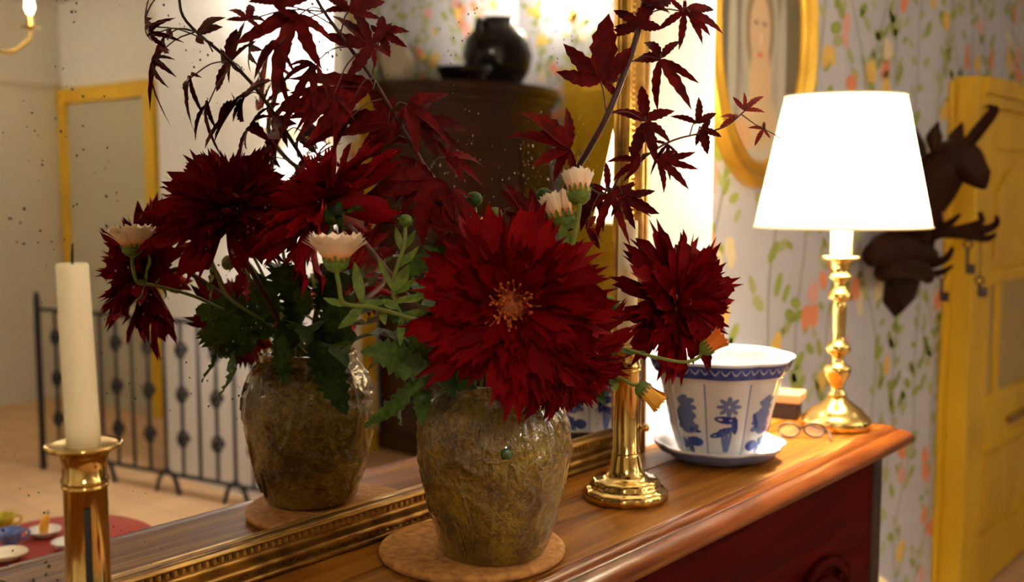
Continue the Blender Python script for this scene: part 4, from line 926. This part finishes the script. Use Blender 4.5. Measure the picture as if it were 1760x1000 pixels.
for pts, r in (([(1575, 420), (1610, 402), (1650, 395), (1685, 382), (1684, 364)], .020), ([(1650, 396), (1690, 395), (1712, 385), (1713, 370)], .016), ([(1620, 400), (1660, 404), (1695, 410), (1712, 402)], .016), ([(1600, 400), (1630, 385), (1651, 368)], .015), ([(1565, 452), (1595, 455), (1625, 445), (1638, 425)], .018), ([(1560, 462), (1600, 470), (1622, 466), (1637, 456)], .014), ([(1552, 440), (1535, 445), (1515, 440)], .03), ([(1590, 330), (1596, 380), (1592, 430), (1588, 480)], .032)):
    P_ = [hp(u, v) for u, v in pts]
    for p in P_: p.y = min(p.y, PY - .04)
    part('carved_hook', *tube(P_, [r, r * .9, r * .7, r * .35], 10, 5), M_bark2, hr)
for pts, r in (([(1500, 440), (1530, 425), (1565, 430), (1600, 440)], .055), ([(1515, 470), (1545, 455), (1580, 462), (1596, 478)], .04), ([(1530, 345), (1560, 375), (1570, 410), (1560, 440)], .06)):
    part('carved_branch', *tube([ony(u, v, PY - .085) for u, v in pts], [r * .6, r * .9, r * .8, r * .5], 10, 5), M_bark2, hr)
def key(u, v, lbl, L):
    a = hp(u, v); t = thing('key', a, lbl, 'key'); pts = [a + Vector((0, .012 * math.cos(2 * PI * k / 14), -.014 + .012 * math.sin(2 * PI * k / 14))) for k in range(15)]
    part('key_bow', *tube(pts, .003, 6, 1, False), M_steel, t); part('key_shank', *tube([a + Vector((0, 0, -.026)), a + Vector((0, 0, -L))], .005, 8, 1, False), M_steel, t); bbox('key_bit', a.x - .003, a.x + .003, a.y - .024, a.y, a.z - L - .004, a.z - L + .026, M_steel, t); return t
key(1664, 412, 'old iron key hanging from the upper hook of the carved rack', .10); k2 = key(1684, 474, 'old iron key on a long cord below another key on the carved rack', .06)
part('cord', *tube([hp(1684, 405), hp(1685, 440), hp(1684, 475)], .0022, 5, 3), M_steel, k2); key(1619, 466, 'old iron key hanging from the lower hook of the carved rack', .09)

# ================================================================== CREAM FLOOR JAR beyond the sideboard
ju = ony(1520, 1000, 1.11); jr = .20; jc = Vector((ju.x - .145, 1.11, 0)); jt = thing('floor_jar', jc, 'tall cream jar on the floor half hidden beyond the end of the sideboard', 'jar')
zt_ = ony(1517, 968, 1.11).z
part('jar_body', *lathe(jc, [(.06, 0), (.075, .02), (.10, .15), (.112, .35), (.112, ju.z - .12), (.100, ju.z), ((.100 + .045) / 2 + .008, (ju.z + zt_) / 2), (.045, zt_), (.03, zt_ + .02), (.036, zt_ + .035), (.028, zt_ + .035), (0, zt_)], 40), mat('cream_glaze', (.74, .60, .32), .4), jt)

# ================================================================== THE REST OF THE ROOM (seen in the mirror)
# doorway with yellow frame on the landing wall
d2 = thing('door_2', (4.0, -4.8, 0), 'wide grey beige doorway in a yellow painted frame beyond the stair railing', 'door'); d2['kind'] = 'structure'; del d2['category']
yA = 2 * YM - onx(105, 300, 3.97).y; yB = 2 * YM - onx(268, 300, 3.97).y; zd = onx(190, 143, 3.97).z
bbox('door_leaf', 3.975, 3.999, yA + .11, yB - .11, 0, zd - .12, mat('door_grey', (.50, .46, .36), .7), d2)
bbox('door_frame_post', 3.955, 3.999, yA, yA + .11, 0, zd, M_yellow, d2, .006); bbox('door_frame_post', 3.955, 3.999, yB - .11, yB, 0, zd, M_yellow, d2, .006); bbox('door_frame_head', 3.957, 3.999, yA + .11, yB - .11, zd - .11, zd, M_yellow, d2, .006)
tag(bbox('trim_1', -2.0, 3.99, -5.5, -5.46, onx(40, 138, 3.9).z - .06, onx(40, 138, 3.9).z, M_cream), kind='structure')
# wrought iron stair railing
ra = onz(75, 805, -T); ra = Vector((ra.x, 2 * YM - ra.y, 0)); rb2 = onz(420, 872, -T); rb2 = Vector((rb2.x, 2 * YM - rb2.y, 0)); rd = (rb2 - ra).normalized(); rL = (rb2 - ra).length; RH = .90
rg = thing('stair_railing', ra, 'black wrought iron railing with scrolls along the stair landing', 'railing')
for z_ in (RH - .03, .10): part('rail_bar', *tube([ra + rd * 0 + Vector((0, 0, z_)), ra + rd * (rL + .4) + Vector((0, 0, z_))], .012, 6, 1, False), M_iron, rg)
part('newel_post', *tube([ra, ra + Vector((0, 0, RH + .02)), ra + Vector((0, 0, RH + .06))], [.018, .018, .010], 8, 1, False), M_iron, rg)
k = 0; s = .14
while s < rL + .4:
    p = ra + rd * s; part('baluster', *tube([p + Vector((0, 0, .10)), p + Vector((0, 0, RH - .03))], .009, 6, 1, False), M_iron, rg)
    if k % 2 == 0:
        for zc_ in (.28, .50, .72):
            pts = [p + rd * (.045 * math.cos(a * .5) * (1 - a / 30)) + Vector((0, 0, zc_ + .05 * math.sin(a * .5) * (1 - a / 30))) for a in range(22)]
            part('scroll', *tube(pts, .007, 5, 1, False), M_iron, rg)
    if k % 4 == 3:
        for sg in (-1, 1): part('foot_scroll', *tube([p + Vector((0, 0, .12)), p + rd * .05 * sg + Vector((0, 0, .08)), p + rd * .08 * sg], .012, 6, 3), M_iron, rg)
    k += 1; s += .115
# bow-fronted cabinet in the alcove
cbx0, cbx1, cby, cbz = 4.32, 5.46, -2.59, 2.10
cb = thing('bow_front_cabinet', (4.9, -2.4, 0), 'tall dark bow-fronted wooden cabinet with cornice reflected behind the flowers', 'cabinet')
def bow(x0, x1, yb, d0, d1_, z0, z1, m, name, n=20):
    out = [(x0, yb)] + [(x0 + (x1 - x0) * i / n, yb + d0 + d1_ * math.sin(PI * i / n)) for i in range(n + 1)] + [(x1, yb)]; k = len(out)
    V = [Vector((x_, y_, z0)) for x_, y_ in out] + [Vector((x_, y_, z1)) for x_, y_ in out]
    return part(name, V, [tuple(range(k))[::-1], tuple(range(k, 2 * k))] + [(i, (i + 1) % k, k + (i + 1) % k, k + i) for i in range(k)], m, cb, False)
bow(cbx0, cbx1, cby, .38, .20, .10, cbz - .10, M_dark, 'cabinet_body'); bow(cbx0 - .03, cbx1 + .03, cby, .42, .21, cbz - .05, cbz, M_dark, 'cornice'); bow(cbx0 - .015, cbx1 + .015, cby, .40, .205, cbz - .10, cbz - .05, M_dark, 'cornice_moulding'); bow(cbx0 - .015, cbx1 + .015, cby, .40, .205, 0, .10, M_dark, 'cabinet_plinth'); bow(cbx0 - .01, cbx1 + .01, cby, .40, .205, 1.02, 1.06, M_dark, 'waist_moulding')
for (i0, i1) in ((1, 9.6), (10.4, 19)):
    for z0, z1 in ((.2, .94), (1.14, 1.84)):
        V, F = [], []
        for i in range(9):
            q = i0 + (i1 - i0) * i / 8; x_ = cbx0 + (cbx1 - cbx0) * q / 20; y_ = cby + .38 + .20 * math.sin(PI * q / 20)
            V += [Vector((x_, y_ + .012, z0)), Vector((x_, y_ + .012, z1)), Vector((x_, y_ + .0, z0)), Vector((x_, y_, z1))]
            if i: a = 4 * i; F += [(a - 4, a, a + 1, a - 3), (a - 2, a + 2, a, a - 4), (a - 3, a + 1, a + 3, a - 1)]
        F += [(0, 1, 3, 2), (32, 34, 35, 33)]
        dd = part('cabinet_door', V, F, M_dark, cb, False)
        kx = V[32 if i0 < 5 else 0]; part('door_knob', *lathe(kx + Vector((-.03 if i0 < 5 else .03, .002, (z1 - z0) * .5)), [(.006, 0), (.006, .012), (.014, .018), (.012, .026), (0, .028)], 12, ax=(0, 1, 0)), M_brass, dd)
# things on top of the cabinet
def vpt(u, v, D): return mir(dep(u, v, D))
pp = Vector((5.02, -2.28, cbz))
p1 = thing('glazed_pot', pp, 'big round black glazed pot on top of the bow-fronted cabinet', 'pot')
part('pot_belly', *lathe(pp, [(.10, 0), (.14, .02), (.19, .10), (.21, .19), (.19, .29), (.13, .36), (.10, .38), (.115, .41), (.10, .41), (.08, .37), (0, .36)], 36), M_pot, p1)
part('pot_handle', *tube([pp + Vector((-.10, .02, .34)), pp + Vector((-.20, .04, .38)), pp + Vector((-.23, .04, .30)), pp + Vector((-.19, .03, .22))], .018, 8, 5), M_pot, p1)
p_ = Vector((4.64, -2.2, cbz)); p2 = thing('low_dish', p_, 'low wide black dish beside the glazed pot on the cabinet', 'dish')
part('dish_bowl', *lathe(p_, [(.09, 0), (.13, .02), (.155, .07), (.16, .085), (.148, .08), (.12, .03), (0, .02)], 32), M_pot, p2)
part('dish_handle', *tube([p_ + Vector((-.06, .14, .08)), p_ + Vector((-.04, .17, .15)), p_ + Vector((.05, .17, .15)), p_ + Vector((.07, .13, .08))], .010, 8, 5), M_pot, p2)
gq = Vector((4.375, -2.46, cbz)); p3 = thing('pale_jug', gq, 'pale round jug standing beside the dish on the cabinet', 'jug')
part('jug_belly', *lathe(gq, [(.05, 0), (.08, .03), (.095, .10), (.07, .17), (.045, .20), (.055, .23), (.04, .23), (0, .2)], 28), mat('jug_pale', (.70, .64, .50), .3), p3); part('jug_handle', *tube([gq + Vector((-.06, 0, .18)), gq + Vector((-.12, 0, .17)), gq + Vector((-.12, 0, .10)), gq + Vector((-.08, 0, .07))], .009, 8, 4), MAT['jug_pale'], p3)
# yellow panelled doors flanking the cabinet
for nm, x0, x1, lab in (('door_3', 4.2, 4.275, 'narrow yellow painted door strip left of the cabinet'),):
    tag(bbox(nm, x0, x1, -2.6, -2.56, 0, 2.1, M_yellow), kind='structure')
d4_ = thing('door_4', (5.58, -1.3, 0), 'tall yellow panelled door on the end wall beside the cabinet', 'door'); d4_['kind'] = 'structure'; del d4_['category']
bbox('door_leaf', 5.56, 5.599, -2.2, -1.15, 0, 2.25, M_yellow, d4_, .004)
for z0, z1 in ((.15, .95), (1.1, 2.12)): bbox('door_panel', 5.548, 5.56, -2.05, -1.30, z0, z1, M_yellow, d4_, .006)
# red table with dishes, in front of the sideboard
tp = onz(110, 925, -.25); tp = Vector((tp.x, 2 * YM - tp.y, 0)); tz = T - .25
tt = thing('round_table', tp, 'small round table under a red cloth out in the room', 'table')
part('table_cloth', *lathe((tp.x, tp.y, 0), [(0, tz), (.16, tz), (.172, tz - .006), (.176, tz - .02), (.185, tz - .18), (.183, tz - .18), (.17, tz - .02), (0, tz - .008)], 64, lambda a, i: 1 + (.03 * math.sin(a * 14) if i in (4, 5) else 0)), M_red, tt)
part('pedestal', *lathe((tp.x, tp.y, 0), [(.14, 0), (.13, .03), (.05, .06), (.035, .12), (.04, .5), (.03, .6), (.08, tz - .008)], 24), M_body, tt)
def vtop(u, v, z): p = onz(u, v, z - T); return Vector((p.x, 2 * YM - p.y, z))
def plate(u, v, r, lab, m=M_porc):
    p = vtop(u, v, tz); t = thing('plate', p, lab, 'plate'); part('plate_dish', *lathe(p, [(0, .001), (r * .55, .001), (r * .65, .004), (r, .014), (r * .97, .016), (r * .62, .008), (0, .006)], 36), m, t); return p
q1 = plate(76, 922, .034, 'small white plate with a yellow pepper on the red table'); q2 = plate(116, 942, .03, 'small white plate at the edge of the red table')
q3 = plate(12, 962, .038, 'cream plate near the blue and white cup on the red table', mat('cream_china', (.80, .68, .50), .25))
yp = thing('yellow_pepper', q1 + Vector((0, 0, .008)), 'upright yellow pepper on the small white plate', 'vegetable')
part('pepper_body', *tube([q1 + Vector((0, 0, .007)), q1 + Vector((0, 0, .02)), q1 + Vector((.004, .002, .035)), q1 + Vector((.008, .002, .045))], [.008, .010, .008, .002], 10, 4), M_caly, yp); part('pepper_stalk', *tube([q1 + Vector((.008, .002, .044)), q1 + Vector((.010, .002, .052))], .002, 6, 1, False), M_stem, yp)
for (u, v, lab, m) in ((18, 938, 'blue and white cup on the red table', mat('cup_blue', (.16, .24, .62), .2)), (6, 912, 'yellow cup behind the blue and white cup on the red table', mat('cup_yellow', (.62, .52, .03), .3))):
    p = vtop(u, v, tz); t = thing('cup', p, lab, 'cup'); part('cup_body', *lathe(p, [(.010, 0), (.016, .006), (.022, .024), (.023, .034), (.0215, .034), (.018, .012), (0, .006)], 24), m, t)
    part('cup_handle', *tube([p + Vector((.020, .006, .028)), p + Vector((.032, .009, .026)), p + Vector((.032, .009, .014)), p + Vector((.018, .005, .010))], .0025, 6, 4), m, t)
# wall sconce on the partition
sq = onx(528, 190, 3.2); sq = Vector((3.2, 2 * YM - sq.y, sq.z)); st_ = thing('wall_sconce', sq, 'lit wall sconce with a white shade on the white partition wall', 'lamp')
part('back_plate', *lathe(sq + Vector((-.001, 0, -.10)), [(.05, 0), (.05, .006), (.03, .014), (0, .016)], 24, ax=(-1, 0, 0)), M_brass, st_)
part('sconce_arm', *tube([sq + Vector((-.012, 0, -.10)), sq + Vector((-.08, 0, -.13)), sq + Vector((-.13, 0, -.09)), sq + Vector((-.13, 0, -.04))], .008, 8, 5), M_brass, st_)
Vs, Fs = lathe(sq + Vector((-.13, 0, 0)), [(.10, -.07), (.065, .08), (.0638, .08), (.0988, -.07)], 36); part('sconce_shade', Vs, [f_ for f_ in Fs if len(f_) == 4], M_shade, st_)
part('bulb', *lathe(sq + Vector((-.13, 0, -.04)), [(.008, 0), (.018, .03), (.016, .05), (0, .06)], 14), M_bulb, st_)
point('sconce_light', sq + Vector((-.13, 0, .03)), SCONCE_W, (1, .97, .95), .03)
# chandelier hanging out in the room
cq = vpt(-62, 34, 3.6); chn = thing('chandelier', cq, 'brass chandelier with lit candle bulbs hanging from the ceiling', 'lamp')
part('hanging_rod', *tube([cq + Vector((0, 0, .05)), Vector((cq.x, cq.y, CE))], .008, 8, 1, False), M_brass, chn); part('hub', *lathe(cq + Vector((0, 0, -.09)), [(0, -.02), (.03, 0), (.05, .04), (.03, .09), (.02, .16), (0, .18)], 20), M_brass, chn)
for k in range(5):
    a = 2 * PI * k / 5 + .5; d = Vector((math.cos(a), math.sin(a), 0)); part('chandelier_arm', *tube([cq + d * .03 + Vector((0, 0, -.05)), cq + d * .12 + Vector((0, 0, -.10)), cq + d * .19 + Vector((0, 0, -.06)), cq + d * .20 + Vector((0, 0, -.02))], .007, 8, 5), M_brass, chn)
    part('drip_pan', *lathe(cq + d * .20 + Vector((0, 0, -.02)), [(.01, 0), (.03, .004), (.032, .008), (.012, .008), (.010, .05)], 18), M_brass, chn); part('bulb', *lathe(cq + d * .20 + Vector((0, 0, .03)), [(.008, 0), (.016, .02), (.012, .045), (0, .06)], 12), M_bulb, chn)
    point('chandelier_light', cq + d * .20 + Vector((0, 0, .075)), CHAND_W, (1, .90, .76), .012)
# added unseen pendant behind the camera, fills the flowers from the front
pq = Vector((-.55, -.75, 2.22)); pd = thing('added_pendant', pq, 'added unseen pendant lamp with a white glass bowl, front fill for the flowers', 'lamp')
part('cord', *tube([pq + Vector((0, 0, .1)), Vector((pq.x, pq.y, CE))], .004, 6, 1, False), M_black, pd); Vs, Fs = lathe(pq, [(.03, .11), (.10, .08), (.15, 0), (.149, 0), (.098, .078), (.029, .108)], 32); part('added_pendant_shade', Vs, [f_ for f_ in Fs if len(f_) == 4], M_shade, pd)
part('bulb', *lathe(pq + Vector((0, 0, .02)), [(.01, .05), (.025, .02), (.02, -.005), (0, -.015)], 14), M_bulb, pd)
point('added_pendant_light', pq + Vector((0, 0, -.02)), ADDED_PEND_W, (1, .91, .77), .05)
# added ceiling lamp over the landing, put in to brighten the mirrored room
hq = Vector((2.55, -4.9, 2.45)); hl = thing('added_landing_lamp', hq, 'added round white ceiling lamp brightening the landing', 'lamp')
part('ceiling_rose', *lathe(hq + Vector((0, 0, CE - hq.z - .012)), [(.06, .011), (.06, 0), (.02, -.01)], 20), M_brass, hl); part('globe', *lathe(hq, [(0, -.11), (.06, -.09), (.10, -.03), (.10, .03), (.06, .09), (.03, .11)], 24), M_shade, hl); part('stem_rod', *tube([hq + Vector((0, 0, .10)), hq + Vector((0, 0, CE - hq.z - .01))], .008, 8, 1, False), M_brass, hl)
point('added_landing_light', hq, ADDED_HALL_W, (1, .96, .90), .05)

# sconce on the end wall near the yellow door
aq = onx(985, 8, 5.6); aq = Vector((5.6, 2 * YM - aq.y, aq.z)); at_ = thing('wall_sconce', aq, 'small brass wall light with bare candle bulb above the yellow door', 'lamp')
part('back_plate', *lathe(aq + Vector((-.001, 0, -.06)), [(.04, 0), (.04, .006), (.02, .014), (0, .016)], 20, ax=(-1, 0, 0)), M_brass, at_)
part('sconce_arm', *tube([aq + Vector((-.012, 0, -.06)), aq + Vector((-.06, 0, -.09)), aq + Vector((-.10, 0, -.06)), aq + Vector((-.10, 0, -.03))], .007, 8, 5), M_brass, at_)
part('bulb', *lathe(aq + Vector((-.10, 0, -.03)), [(.010, 0), (.018, .02), (.014, .045), (0, .06)], 14), M_bulb, at_)
point('alcove_light', aq + Vector((-.10, 0, .05)), ALC_W, (1, .92, .80), .02)
